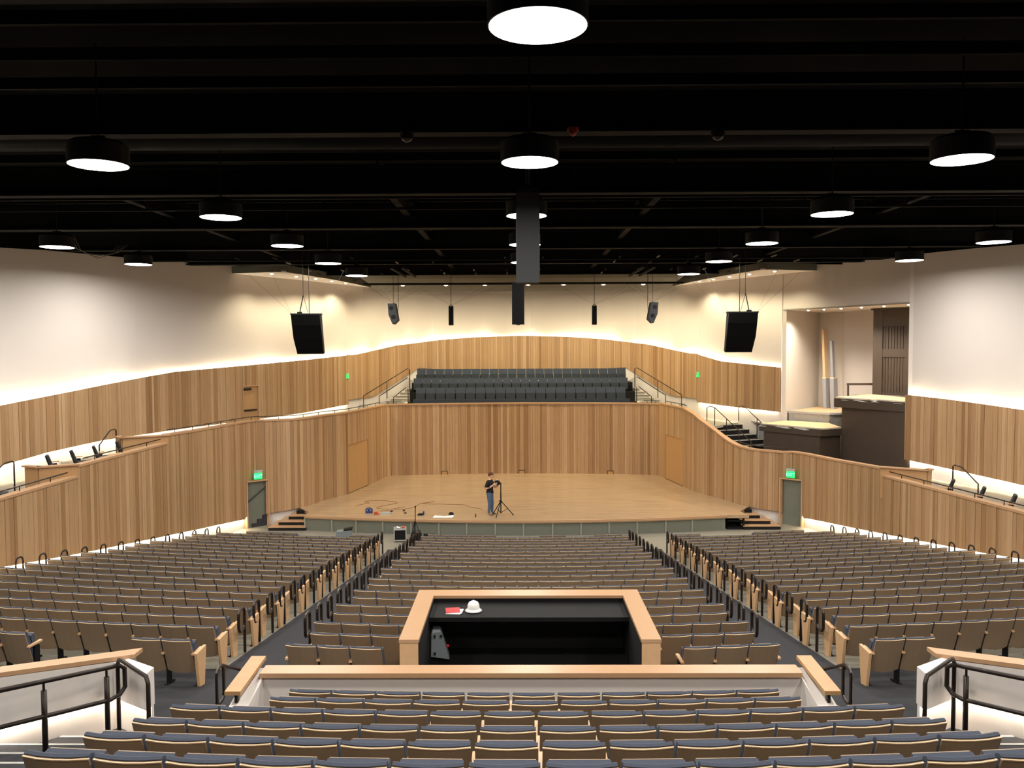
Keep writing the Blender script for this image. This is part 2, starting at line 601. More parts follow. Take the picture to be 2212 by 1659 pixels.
def upper_wall(name, path, t0, t1, zb, zt, zw0, zw1, seed, holes=(), strips=(True, True), off=0.16):
    back = MB().sweep(path.line(t0, t1, lambda t, p: 0), [(-0.2, 2.0), (-0.08, 2.0), (-0.08, 13.6), (-0.2, 13.6)])
    W = tag(obj(name, back, ceil_m), kind='structure')
    facets(path, t0, t1, zw0, zw1, W, seed)
    random.seed(seed + 50)
    cur = t0
    pcs = []
    for h in sorted(holes):
        pcs += [(cur, h[0], None), (h[0], h[1], h[2])]; cur = h[1]
    pcs.append((cur, t1, None))
    for c, d, zh in pcs:
        ln = path.line(c, d, zt, 0.3)
        n = len(ln)
        vs = []
        for p, nn in ln:
            z0 = zh if zh else zb(0, (p[0], p[1]))
            for o_, z_ in ((off - 0.05, z0), (off, z0), (off, p[2]), (off - 0.05, p[2])):
                vs.append((p[0] + nn[0] * o_, p[1] + nn[1] * o_, z_))
        fs = [(i * 4 + j, (i + 1) * 4 + j, (i + 1) * 4 + (j + 1) % 4, i * 4 + (j + 1) % 4) for i in range(n - 1) for j in range(4)]
        fs += [(0, 1, 2, 3), tuple((n - 1) * 4 + j for j in (3, 2, 1, 0))]
        obj('backing', MB().add(vs, fs), MATS['gap'], W)
    planks(path, t0, t1, zb, zt, off, W, holes=holes)
    if strips[0]:
        obj('light_strip', MB().sweep(path.line(t0 + 0.1, t1 - 0.1, zt, 0.3), [(0.078, -0.06), (0.106, -0.06), (0.106, -0.045), (0.078, -0.045)]), strip_m, W)
    if strips[1]:
        segs, cur = [], t0
        for h in sorted(holes):
            segs.append((cur, h[0])); cur = h[1]
        segs.append((cur, t1))
        for a, b in segs:
            if b - a > 0.8:
                obj('light_strip', MB().sweep(path.line(a + 0.25, b - 0.12, zb, 0.3), [(0.075, 0.06), (0.105, 0.06), (0.105, 0.045), (0.075, 0.045)]), strip_m, W)
    return W


UL = Path(smooth_path(ULc), 1)
URf = Path([(-p.x, p.y) for p in smooth_path(ULc)], -1)
RB = Path(smooth_path(RBc), 1)
YU = [8, 22, 29.5, 32.4, 35.6, 37.7, 42.3, 45.6, 49.3]
utL = lambda t, p: interp(p[1], YU, [5.2, 5.9, 6.35, 6.66, 7.04, 7.27, 7.47, 7.64, 7.86])
ubL = lambda t, p: interp(p[1], [8, 22, 29.4, 31.3, 33.8, 38.2, 42.5, 45.5, 49.3], [3.2, 3.6, 4.2, 4.42, 4.58, 4.64, 4.67, 4.74, 4.95])
wtop = lambda t, p: interp(p[1], [8, 29.7, 31.7, 36, 42.4, 50], [11.9, 11.95, 12.08, 12.2, 12.43, 12.43])
td0, td1 = UL.near(-14.17, 41.55), UL.near(-13.69, 42.52)
WUL = upper_wall('wall_left_upper', UL, 0, UL.L, ubL, utL, lambda t, p: 2.2, wtop, 21, holes=[(td0, td1, 6.4)])
tn0, tn1 = URf.near(16.6, 36.0), URf.near(13.4, 43.1)
utR = lambda t, p: interp(p[1], [8, 30.7, 34, 36.05], [5.6, 5.96, 6.14, 6.21])
ubR = lambda t, p: interp(p[1], [8, 30.6, 33.9, 36.05], [2.6, 3.19, 3.32, 3.41])
WUR = upper_wall('wall_right_upper', URf, 0, tn0, ubR, utR, lambda t, p: 1.8, wtop, 22)
utR2 = lambda t, p: interp(p[1], [43, 47.3, 49.3], [7.2, 7.46, 7.84])
ubR2 = lambda t, p: interp(p[1], [43, 46, 49.3], [4.9, 4.93, 5.0])
WUR2 = upper_wall('wall_right_far_upper', URf, tn1, URf.L, ubR2, utR2, lambda t, p: 2.2, lambda t, p: 12.43, 23)
utB = lambda t, p: interp(abs(p[0]), [0, 3, 5.3, 8.1, 10.15], [9.05, 8.97, 8.8, 8.43, 7.88])
ubB = lambda t, p: interp(abs(p[0]), [0, 6.8, 9.3, 11], [6.5, 6.95, 5.27, 5.2])
WUB = upper_wall('wall_back_upper', RB, 0, RB.L, ubB, utB, lambda t, p: 3.9, lambda t, p: 13.0, 24, strips=(True, False))

# doors set into the timber
def door_leaf(name, path, t0, t1, z0, z1, depth, m_leaf, par_kind='structure'):
    a, b = path.at(t0), path.at(t1)
    nn = path.nrm((t0 + t1) / 2)
    q = [a + nn * depth, b + nn * depth, b + nn * (depth - 0.05), a + nn * (depth - 0.05)]
    return tag(obj(name, MB().prism([(p.x, p.y) for p in q], z0, z1), m_leaf), kind=par_kind)


d = door_leaf('door_1', LW, tsdL0 + 0.01, tsdL1 - 0.01, 0.72, 3.24, 0.14, panelw_m)
d = door_leaf('door_2', RWp, tsdR0 + 0.01, tsdR1 - 0.01, 0.72, 3.24, 0.14, panelw_m)
# upper left door, set back, with closer and push bar
d3 = door_leaf('door_3', UL, td0 + 0.02, td1 - 0.02, 4.1, 6.38, 0.12, panelw_m)
pa, pb, nn = UL.at(td0), UL.at(td1), UL.nrm((td0 + td1) / 2)
dd = (pb - pa).normalized()
mbx = MB()
for q in (pa, pb):
    mbx.obox((q + nn * 0.1), dd, nn, 0.02, 0.11, 4.1, 6.4)
mbx.obox((pa + pb) / 2 + nn * 0.1, dd, nn, (pb - pa).length / 2, 0.11, 6.38, 6.43)
obj('door_frame', mbx, cap_m, d3)
obj('door_closer', MB().obox(pa + dd * 0.35 + nn * 0.15, dd, nn, 0.25, 0.04, 6.2, 6.3), blackm_m, d3)
obj('push_bar', MB().obox((pa + pb) / 2 + nn * 0.16, dd, nn, 0.42, 0.04, 5.15, 5.22), blackm_m, d3)

# floor-level exit openings beside the stage: dark vestibules; the left one shows a stair
for sgn, path, t0, t1, num in ((-1, LW, tdoorL0, tdoorL1, 4), (1, RWp, tdoorR0, tdoorR1, 5)):
    a, b = path.at(t0), path.at(t1)
    nn = path.nrm((t0 + t1) / 2); dd = (b - a).normalized(); c = (a + b) / 2
    hw = (b - a).length / 2
    fr = MB()
    for q in (a, b):
        fr.obox(q + nn * 0.12, dd, nn, 0.03, 0.1, -0.02, 2.16)
    fr.obox(c + nn * 0.12, dd, nn, hw + 0.03, 0.1, 2.13, 2.19)
    D = tag(obj('door_%d' % num, fr, cap_m), kind='structure')
    if sgn < 0:
        # vestibule panel seen through the opening: grey wall, handrail, steps
        obj('vestibule_wall', MB().obox(c + nn * 0.015, dd, nn, hw, 0.01, 0, 2.15), MATS['grey_green_panel'], D)
        st = MB()
        for k in range(3):
            st.obox(c + dd * (hw - 0.11 - 0.13 * (2 - k)) + nn * 0.06, dd, nn, 0.11 + 0.13 * (2 - k), 0.035, 0.17 * k, 0.17 * (k + 1))
        obj('step', st, carpet_m, D)
        p0 = c - dd * (hw - 0.02) + nn * 0.09; p1 = c + dd * (hw - 0.05) + nn * 0.09
        hr = MB().tube([(p0.x, p0.y, 1.15), (p1.x, p1.y, 1.85)], 0.025)
        obj('handrail', hr, blackm_m, D)
    else:
        leaf = obj('door_leaf', MB().obox(c + nn * 0.03, dd, nn, hw - 0.02, 0.02, 0, 2.13), MATS['grey_green_panel'], D)
    for zz, lab in ((2.2, 1),):
        X = thing('exit_sign', 'green lit exit sign above the %s' % ('opening with a stair left of the stage' if sgn < 0 else 'grey door to the right of the stage'), 'exit sign', (c.x + nn.x * 0.22, c.y + nn.y * 0.22, 2.24), math.atan2(dd.y, dd.x) if sgn < 0 else math.atan2(-dd.y, -dd.x), 'lit exit signs')
        obj('housing', MB().box(-0.2, 0.2, -0.05, 0.05, 0.3, 0.42), greywh_m, X)
        obj('lit_panel', MB().box(-0.19, 0.19, -0.03, 0.0, 0.0, 0.3), greenl_m, X)
        cu = bpy.data.curves.new('letters', 'FONT')
        cu.body = 'EXIT'; cu.size = 0.2; cu.align_x = 'CENTER'; cu.extrude = 0.004
        cu.materials.append(cyanl_m)
        tmp = bpy.data.objects.new('letters_curve', cu); COL.objects.link(tmp)
        me_l = bpy.data.meshes.new_from_object(tmp.evaluated_get(bpy.context.evaluated_depsgraph_get()))
        bpy.data.objects.remove(tmp)
        lo = bpy.data.objects.new('letters', me_l); COL.objects.link(lo); lo.parent = X
        lo.location = (0, -0.036, 0.08); lo.rotation_euler = (PI / 2, 0, 0)

# ------------------------------------------------------------------ organ niche on the right
NC = tag(obj('wall_right_niche', MB().prism([(13.4, 43.1), (16.35, 46.6), (16.5, 46.5), (13.55, 43.0)], 2.2, 10.2), niche_m), kind='structure')
obj('wall_panel', MB().prism([(16.35, 46.6), (17.5, 45.5), (17.6, 45.6), (16.45, 46.75)], 2.2, 10.2), niche_m, NC)
obj('wall_panel', MB().prism([(17.5, 45.5), (21.5, 41.6), (21.6, 41.7), (17.6, 45.6)], 2.2, 10.2), white_m, NC)
obj('wall_panel', MB().prism([(16.65, 36.0), (21.5, 41.6), (21.6, 41.5), (16.8, 35.95)], 1.8, 10.2), niche_m, NC)
# header over the niche opening, in facets
hd = [(13.4, 43.1), (14.2, 41.6), (15.1, 39.7), (16.0, 37.6), (16.62, 36.0)]
for (a, b) in zip(hd[:-1], hd[1:]):
    obj('header_panel', MB().prism([a, b, (b[0] + 0.2, b[1] + 0.1), (a[0] + 0.2, a[1] + 0.1)], 10.14, [12.35 if a[1] > 38 else 12.15, 12.15, 12.15, 12.35 if a[1] > 38 else 12.15]), white_m, NC)
hd2 = [(p[0] + 0.2, p[1] + 0.1) for p in hd]
obj('black_upstand', MB().prism(hd + hd2[::-1], 12.3, 13.6), ceil_m, NC)
obj('soffit', MB().prism(hd + [(21.5, 41.6), (17.5, 45.5), (16.4, 46.6)], 10.14, 10.2), niche_m, NC)
for k, t in enumerate((0.14, 0.27, 0.41, 0.57, 0.74, 0.92)):
    a = Path(hd).at(t * Path(hd).L)
    dl = thing('niche_downlight', '%s small round downlight from the far end of the niche soffit' % ORD[k + 1], 'downlight', (a.x + 0.55, a.y + 0.3, 10.14), 0, 'downlights in the niche soffit')
    obj('trim_ring', MB().lathe([(0.07, -0.012), (0.1, -0.012), (0.1, 0.0), (0.07, 0.0)], n=16, ring=True), greywh_m, dl)
    obj('lens', MB().lathe([(0.02, -0.07), (0.05, -0.055), (0.068, -0.012), (0.068, -0.004)], n=16), downl_m, dl)
    li = bpy.data.lights.new('downlight', 'SPOT'); li.energy = 400; li.spot_size = 2.5; li.spot_blend = 0.6; li.color = (1, 0.88, 0.72); li.shadow_soft_size = 0.06
    lo = bpy.data.objects.new('downlight_beam', li); COL.objects.link(lo); lo.parent = dl; lo.location = (0, 0, -0.16)

# dark brown organ case standing at the right of the niche
OC = thing('organ_case', 'tall dark brown panelled cabinet at the right end of the niche', 'cabinet', (17.35, 41.0, 5.9))
u = Vector((0.72, -0.69)); v = Vector((0.69, 0.72))   # u along the front to the right, v into the niche
def loc2(a, b): return (u.x * a + v.x * b, u.y * a + v.y * b)
def lbox(mbx, a0, a1, b0, b1, z0, z1):
    return mbx.prism([loc2(a0, b0), loc2(a1, b0), loc2(a1, b1), loc2(a0, b1)], z0, z1)
obj('body', lbox(MB(), -0.2, 3.0, 0.12, 1.4, 0, 4.15), brown_m, OC)
fr = MB()
for a0, a1 in ((-0.2, 0.25), (1.35, 1.75), (2.7, 3.0)):
    lbox(fr, a0, a1, 0.0, 0.14, 0, 4.15)
for z0, z1 in ((0, 0.12), (1.85, 2.25), (3.35, 4.2)):
    lbox(fr, -0.2, 3.0, 0.02, 0.14, z0, z1)
obj('frame', fr, brown_m, OC)
obj('cornice', lbox(MB(), -0.3, 3.1, -0.08, 1.4, 4.15, 4.22), brown_m, OC)
for (a0, a1) in ((0.25, 1.35), (1.75, 2.7)):
    for (z0, z1) in ((0.12, 1.85), (2.25, 3.35)):
        pn = obj('panel', lbox(MB(), a0, a1, 0.105, 0.12, z0, z1), black_m, OC)
        for k in range(8):
            w0 = a0 + (a1 - a0) * k / 8
            obj('slat', lbox(MB(), w0 + 0.012, w0 + (a1 - a0) / 8 - 0.012, 0.06, 0.105, z0, z1), brown_m, pn)

# brown plinth blocks in front of it
PL = thing('organ_plinth', 'tall dark brown plinth block under the panelled cabinet', 'plinth', (0, 0, 0))
obj('body', MB().prism([(14.95, 39.15), (16.62, 35.85), (19.4, 38.6), (16.75, 41.6)], 2.5, 5.45), brown_m, PL)
obj('top_band', MB().prism([(14.6, 39.2), (16.66, 35.75), (19.6, 38.5), (16.7, 41.8)], 5.45, 5.86), brown_m, PL)
P2 = thing('console_plinth', 'low dark brown plinth with chamfered corner beside the black stairs', 'plinth', (0, 0, 0))
obj('body', MB().prism([(11.95, 41.3), (13.85, 38.9), (14.95, 39.3), (15.2, 41.5), (13.6, 43.0)], 2.4, 4.1), brown_m, P2)
obj('top_band', MB().prism([(11.75, 41.45), (13.85, 38.75), (15.1, 39.2), (15.3, 41.6), (13.6, 43.05)], 4.1, 4.42), brown_m, P2)


def sheet(name, label, cat, poly, z, m_, th=0.03, film=None):
    """protective sheet laid over a plinth with a crumpled skirt"""
    T = thing(name, label, cat, (poly[0][0], poly[0][1], z))
    q = [(p[0] - poly[0][0], p[1] - poly[0][1]) for p in poly]
    obj('board', MB().prism(q, 0.03, 0.03 + th), m_, T)
    random.seed(len(label))
    pts = []
    P = Path(q + [q[0]])
    n = int(P.L / 0.3)
    c = sum((Vector(p) for p in q), Vector((0, 0))) / len(q)
    mbx = MB()
    vs = []
    for i in range(n):
        p = P.at(i / n * P.L)
        o = (p - c).normalized()
        a = p + o * random.uniform(0.0, 0.06); b = p + o * random.uniform(0.04, 0.14)
        vs += [(p.x - o.x * 0.3, p.y - o.y * 0.3, 0.025), (a.x, a.y, 0.03 + random.uniform(0, 0.02)), (b.x, b.y, -random.uniform(0.05, 0.11))]
    fs = []
    for i in range(n):
        j = (i + 1) % n
        for k in (0, 1):
            fs.append((i * 3 + k, j * 3 + k, j * 3 + k + 1, i * 3 + k + 1))
    obj('plastic_skirt', mbx.add(vs, fs), plastic_film_m, T, fix=False)
    return T


sheet('floor_protection', 'brown paper and plastic sheet covering the low plinth', 'cover sheet', [(11.85, 41.4), (13.85, 38.85), (15.0, 39.3), (15.2, 41.5), (13.5, 42.9)], 4.42, brownpaper_m)
sheet('floor_protection', 'paper boards and plastic laid on top of the tall plinth', 'cover sheet', [(14.7, 39.2), (16.6, 35.95), (17.85, 37.1), (17.2, 41.2)], 5.86, brownpaper_m)
PF = thing('raised_platform', 'pale raised platform edge wrapped in clear plastic inside the niche', 'platform', (0, 0, 0))
obj('body', MB().prism([(13.75, 43.1), (15.3, 41.65), (16.9, 42.3), (18.6, 44.0), (16.4, 46.4)], 2.4, 4.85), plastic_film_m, PF)
obj('edge', MB().prism([(13.7, 43.15), (15.3, 41.58), (16.95, 42.2), (18.6, 44.0), (16.4, 46.45)], 4.85, 4.95), greywh_m, PF)
obj('paper', MB().prism([(14.0, 43.3), (15.4, 42.0), (16.8, 42.5), (18.2, 44.0), (16.4, 46.0)], 4.95, 4.97), brownpaper_m, PF)
# long wrapped boards leaning on the niche wall
for k, (x, y, h, m_, lb) in enumerate(((16.3, 44.55, 4.2, brownpaper_m, 'tall bundle of wrapped boards standing in the corner of the niche'), (16.62, 44.3, 3.6, tube_m, 'shorter grey plastic wrapped bundle leaning beside the boards'))):
    T = thing('wrapped_boards', lb, 'bundle', (x, y, 4.97), 0.75)
    obj('boards', MB().hexa([(-0.2 + k * 0.05, 0.0, 0), (0.2 - k * 0.05, 0.0, 0), (0.2 - k * 0.05, 0.12, 0), (-0.2 + k * 0.05, 0.12, 0), (-0.18 + k * 0.05, 0.2, h), (0.14 - k * 0.05, 0.2, h), (0.14 - k * 0.05, 0.32, h), (-0.18 + k * 0.05, 0.32, h)]), m_, T)
    obj('plastic_wrap', MB().hexa([(-0.23, -0.03, 0), (0.23, -0.03, 0), (0.23, 0.15, 0), (-0.23, 0.15, 0), (-0.22, 0.03, 1.6), (0.2, 0.03, 1.6), (0.2, 0.23, 1.6), (-0.22, 0.23, 1.6)]), tube_m, T)
    obj('tie', MB().hexa([(-0.23, 0.02, 1.6), (0.22, 0.02, 1.6), (0.22, 0.24, 1.6), (-0.23, 0.24, 1.6), (-0.23, 0.02, 1.66), (0.22, 0.02, 1.66), (0.22, 0.24, 1.66), (-0.23, 0.24, 1.66)]), edge_m, T)
GR = thing('guard_rail', 'brown timber guard rail beside the panelled cabinet', 'rail', (16.2, 41.5, 4.95))
obj('top_rail', MB().box(-0.1, 1.45, -0.04, 0.04, 1.4, 1.5), brown_m, GR)
obj('post', MB().box(-0.08, 0.0, -0.03, 0.03, 0, 1.4), brown_m, GR)

# ------------------------------------------------------------------ terrace floors and ramps
tf = MB()
def strip_floor(mbx, A, ta0, ta1, B, tb0, tb1, z, n=14):
    q0 = [A.at(t) for t in np.linspace(ta0, ta1, n)]
    q1 = [B.at(t) for t in np.linspace(tb0, tb1, n)]
    mbx.prism([(p.x, p.y) for p in q0] + [(p.x, p.y) for p in q1[::-1]], z - 0.12, z)
tf1 = MB(); strip_floor(tf1, LW, 0, cutsL[0], UL, 0, UL.near(-17.9, 32), 3.55)
tag(obj('floor_terrace_low_left', tf1, concrete_m), kind='structure')
tf2 = MB(); strip_floor(tf2, LW, cutsL[0], cutsL[1], UL, UL.near(-17.9, 32), UL.near(-16.2, 36.9), 4.02)
tag(obj('floor_terrace_mid_left', tf2, concrete_m), kind='structure')
tf3 = MB(); strip_floor(tf3, LW, cutsL[1], LW.L, UL, UL.near(-16.2, 36.9), UL.L, 4.1, 24)
tag(obj('floor_terrace_high_left', tf3, concrete_m), kind='structure')
tf4 = MB(); strip_floor(tf4, RWp, 0, cutsR[0], URf, 0, URf.near(16.9, 35), 2.75)
tag(obj('floor_terrace_low_right', tf4, concrete_m), kind='structure')
tf5 = MB(); strip_floor(tf5, RWp, cutsR[0], RWp.near(10.55, 40.2), URf, URf.near(16.9, 35), URf.near(12.3, 45.2), 2.62)
tag(obj('floor_terrace_mid_right', tf5, carpet_m), kind='structure')
tf6 = MB(); strip_floor(tf6, RWp, RWp.near(9.4, 42.9), RWp.L, URf, URf.near(11.9, 46.0), URf.L, 4.1, 10)
tag(obj('floor_terrace_high_right', tf6, stair_m), kind='structure')
tag(obj('floor_choir', MB().prism([(-8.6, 48.9), (-7.4, 49.5), (0, 50.1), (7.4, 49.5), (8.6, 48.9), (10.4, 49.2), (9, 52), (6, 54.5), (0, 56), (-6, 54.5), (-9, 52), (-10.4, 49.2)], 3.9, 4.1), stair_m), kind='structure')

# black stair dropping to the right terrace
ST = thing('black_stair', 'black steel stair with pale nosings descending behind the right parapet', 'stair', (0, 0, 0))
for k in range(7):
    f = k / 6
    c = Vector((10.9, 44.9)).lerp(Vector((12.2, 41.6)), f)
    z1 = 4.1 - 0.21 * (k + 1) + 0.21
    obj('tread', MB().obox(c, (0.93, 0.37), (-0.37, 0.93), 0.95, 0.27, z1 - 0.24, z1 - 0.03), black_m, ST)
    obj('nosing', MB().obox(c - Vector((-0.37, 0.93)) * 0.24, (0.93, 0.37), (-0.37, 0.93), 0.95, 0.03, z1 - 0.03, z1), greywh_m, ST)


def rail_thing(name, label, top, posts, r=0.024, group=None, mid=None):
    R_ = thing(name, label, 'handrail', (top[0][0], top[0][1], min(p[2] for p in top) - 0.9), 0, group)
    o = Vector(R_.location)
    L = lambda p: tuple(Vector(p) - o)
    obj('top_rail', MB().tube([L(p) for p in top], r, 8), rail_m, R_, smooth=True)
    if mid:
        obj('mid_rail', MB().tube([L(p) for p in mid], r * 0.8, 8), rail_m, R_, smooth=True)
    for (x, y, z0, z1) in posts:
        obj('post', MB().tube([L((x, y, z0)), L((x, y, z1))], r, 8), rail_m, R_, smooth=True)
    return R_


A0, A1 = Vector((10.05, 44.7)), Vector((11.35, 41.4))
def sl(f, a=A0, b=A1): return a.lerp(b, f)
tp = [(10.0, 45.2, 4.15), (10.0, 45.2, 4.98), (10.1, 44.9, 5.08), (sl(0.12).x, sl(0.12).y, 5.05)] + [(sl(f).x, sl(f).y, 5.05 - 1.5 * (f - 0.12) / 0.88) for f in (0.4, 0.7, 1.0)]
rail_thing('stair_rail', 'black pipe handrail on the parapet side of the black stair', tp, [(sl(f).x, sl(f).y, 4.05 - 1.45 * (f - 0.12) / 0.88, 5.05 - 1.5 * max(0, f - 0.12) / 0.88) for f in (0.12, 0.42, 0.72, 1.0)], group='stair handrails at the right terrace')
B0, B1 = Vector((11.85, 45.2)), Vector((13.0, 42.0))
tp = [(11.8, 45.5, 4.2), (11.8, 45.5, 5.0), (11.85, 45.3, 5.08), (sl(0.1, B0, B1).x, sl(0.1, B0, B1).y, 5.03)] + [(sl(f, B0, B1).x, sl(f, B0, B1).y, 5.03 - 1.5 * (f - 0.1) / 0.9) for f in (0.4, 0.7, 1.0)]
rail_thing('stair_rail', 'black pipe handrail on the wall side of the black stair', tp, [(sl(f, B0, B1).x, sl(f, B0, B1).y, 4.05 - 1.45 * f, 5.05 - 1.5 * max(0, f - 0.1) / 0.9) for f in (0.42, 1.0)], group='stair handrails at the right terrace')
SP = thing('barrier_screen', 'grey mesh barrier panels wrapped in plastic behind the black stair', 'barrier', (0, 0, 0))
for k in range(6):
    c = Vector((12.6, 44.6)).lerp(Vector((13.1, 42.6)), k / 5)
    obj('mesh_panel', MB().obox(c, (0.25, -1), (1, 0.25), 0.19, 0.03, 2.62, 4.2), tube_m, SP)
obj('plastic_wrap', MB().prism([(12.3, 44.9), (12.55, 44.9), (13.3, 42.4), (13.0, 42.4)], 4.2, [4.3, 4.27, 4.3, 4.24]), plastic_film_m, SP)


# rails along the parapet caps
def cap_rail(label, path, t0, t1, zt, off_=0.02, n=None):
    n = n or max(2, int((t1 - t0) / 1.3))
    ln = path.line(t0, t1, lambda t, p: zt(t, p) + 0.17, 0.4, off_)
    R_ = thing('cap_rail', label, 'handrail', (ln[0][0][0], ln[0][0][1], ln[0][0][2] - 0.17), 0, 'low rails on the parapet caps')
    o = Vector(R_.location)
    obj('top_rail', MB().tube([tuple(Vector(p) - o) for p, _ in ln], 0.022, 6), rail_m, R_, smooth=True)
    for k in range(n):
        t = t0 + (k + 0.4) / n * (t1 - t0)
        p = path.at(t) + path.nrm(t) * off_
        z = zt(t, path.at(t))
        obj('bracket', MB().tube([tuple(Vector((p.x, p.y, z + 0.02)) - o), tuple(Vector((p.x, p.y, z + 0.17)) - o)], 0.016, 6), rail_m, R_)
    return R_


cap_rail('black rail on the lowest left parapet', LW, LW.near(-14.9, 22), cutsL[0] - 0.3, ztopL)
cap_rail('black rail on the middle left parapet before the box end', LW, cutsL[0] + 0.5, cutsL[1] - 0.3, ztopL)
tq = [LW.near(-13.75, 31.9), LW.near(-13.4, 34.6), LW.near(-13.1, 36.8), LW.near(-8.3, 48.3)]
cap_rail('short black rail on the left parapet next to the upper box end', LW, tq[0], tq[1], ztopL)
cap_rail('short black rail on the left parapet before the upper door', LW, tq[1] + 0.1, tq[2], ztopL)
cap_rail('long black rail along the curved left parapet beside the stage', LW, tq[2] + 0.1, tq[3], ztopL)
cap_rail('black rail on the right parapet below the box end', RWp, RWp.near(14.9, 22), cutsR[0] - 0.3, ztopR)
cap_rail('short black rail on the right parapet at the foot of the black stair', RWp, RWp.near(12.4, 38.5), RWp.near(10.5, 40.3), ztopR)
cap_rail('short black rail on the right parapet near the choir seats', RWp, RWp.near(8.9, 45.0), RWp.near(8.3, 48.3), ztopR)
cap_rail('tiny black rail on the back parapet left of the choir seats', BWp, BWp.near(-8.1, 49), BWp.near(-7.2, 49.45), lambda t, p: 4.93, n=2)
cap_rail('tiny black rail on the back parapet right of the choir seats', BWp, BWp.near(7.2, 49.45), BWp.near(8.1, 49), lambda t, p: 4.93, n=2)

# bent guard rails on the side terraces
def hoop(label, p0, p1, z0, z1a, z1b):
    """post - slope - short top - post; p0 is the lower end"""
    a, b = Vector(p0), Vector(p1)
    c = a.lerp(b, 0.62)
    top = [(a.x, a.y, z0), (a.x, a.y, z1a - 0.03), (a.lerp(b, 0.05).x, a.lerp(b, 0.05).y, z1a), (c.x, c.y, z1b - 0.02), (a.lerp(b, 0.7).x, a.lerp(b, 0.7).y, z1b), (a.lerp(b, 0.93).x, a.lerp(b, 0.93).y, z1b), (b.x, b.y, z1b - 0.06), (b.x, b.y, z0 + 0.3)]
    rail_thing('terrace_rail', label, top, [], 0.026, 'bent rails on the side terraces')


hoop('bent black rail on the left terrace behind the chairs', (-15.55, 30.2), (-15.75, 31.9), 3.7, 4.85, 5.25)
hoop('bent black rail at the left edge of the frame on the left terrace', (-16.4, 25.0), (-16.5, 26.6), 3.3, 4.35, 4.75)
hoop('bent black rail on the right terrace behind the box end', (15.75, 28.9), (15.75, 30.6), 2.5, 3.55, 3.95)

# ------------------------------------------------------------------ stage
SGZ = 0.69
fy = lambda x: 36.42 + 0.0121 * x * x
front = [(x, fy(x)) for x in np.linspace(-10.0, 9.2, 25)]
SG = thing('stage_platform', 'broad maple stage with curved grey panelled front', 'stage', (0, 0, 0))
deckp = front + [(10.2, fy(9.2) + 0.05), (10.0, 38.3), (10.75, 39.5)]
rwall = [RWp.at(t) for t in np.linspace(RWp.near(10.8, 39.55), RWp.L, 14)]
lwall = [LW.at(t) for t in np.linspace(LW.L, LW.near(-10.8, 39.55), 14)]
bwall = [BWp.at(t) for t in np.linspace(BWp.L, 0, 14)]
deckp += [(p.x, p.y) for p in rwall[1:]] + [(p.x, p.y) for p in bwall[1:]] + [(p.x, p.y) for p in lwall[1:]] + [(-10.0, 38.4)]
obj('deck', MB().prism(deckp, 0.55, SGZ), deck_m, SG)
FP = Path(front, 1)
npan = 14
marks_px = [-10.0, -8.7, -7.56, -6.32, -5.03, -3.78, -2.54, -1.27, -0.02, 1.26, 2.52, 3.77, 5.03, 6.33, 7.55, 9.15]
for a, b in zip(marks_px[:-1], marks_px[1:]):
    p, q = Vector((a, fy(a) + 0.06)), Vector((b, fy(b) + 0.06))
    dd = (q - p).normalized(); nn = Vector((dd.y, -dd.x))
    obj('panel', MB().prism([tuple(p + dd * 0.03), tuple(q - dd * 0.03), tuple(q - dd * 0.03 - nn * 0.03), tuple(p + dd * 0.03 - nn * 0.03)], 0.0, 0.6), gpanel_m, SG)
    obj('divider', MB().obox(p + nn * 0.02, dd, nn, 0.035, 0.02, 0.0, 0.6), gtrim_m, SG)
obj('nosing', MB().sweep([((x, y, SGZ), Vector((0, -1))) for x, y in front], [(-0.02, -0.09), (0.03, -0.09), (0.03, 0.004), (-0.02, 0.004)]), cap_m, SG)
obj('under_frame', MB().box(9.25, 10.0, 37.6, 38.2, 0.0, 0.08).box(9.95, 10.02, 37.6, 37.7, 0.0, 0.6).box(9.25, 10.0, 37.65, 37.7, 0.35, 0.42), black_m, SG)
# perimeter border of darker boards
for sgn, lb in ((-1, 'left'), (1, 'right')):
    T = thing('stage_steps', 'four maple stage steps with black risers at the %s corner of the stage' % lb, 'steps', (0, 0, 0))
    for k, (xo, xi, y0) in enumerate(((11.65, 9.95, 37.55), (11.3, 9.95, 37.95), (10.95, 9.95, 38.4))):
        z1 = 0.17 * (k + 1)
        obj('riser', MB().box(min(sgn * xo, sgn * xi), max(sgn * xo, sgn * xi), y0, 39.3, z1 - 0.17, z1 - 0.03), black_m, T)
        obj('tread', MB().box(min(sgn * xo, sgn * xi), max(sgn * xo, sgn * xi), y0 - 0.02, 39.3, z1 - 0.03, z1), cap_m, T)
    obj('riser', MB().box(min(sgn * 10.7, sgn * 10.0), max(sgn * 10.7, sgn * 10.0), 38.85, 39.3, 0.5, 0.66), black_m, T)
    pa, pb = Vector((sgn * 12.0, 38.85)), Vector((sgn * 10.75, 39.35))
# three small hatch outlines low on the back wall
for k, x in enumerate((-4.72, -0.05, 5.3)):
    p = BWp.at(BWp.near(x, 50)); nn = BWp.nrm(BWp.near(x, 50))
    T = thing('wall_hatch', '%s small wooden hatch outlined in dark at the foot of the back wall' % ('left', 'middle', 'right')[k], 'hatch', (p.x + nn.x * 0.19, p.y + nn.y * 0.19, SGZ), 0, 'floor-box hatches in the back wall')
    obj('frame', MB().box(-0.19, -0.16, -0.015, 0.0, 0, 0.2).box(0.16, 0.19, -0.015, 0.0, 0, 0.2).box(-0.19, 0.19, -0.015, 0.0, 0.18, 0.21), rail_m, T)
    obj('door', MB().box(-0.16, 0.16, -0.008, 0.0, 0, 0.18), panelw_m, T)

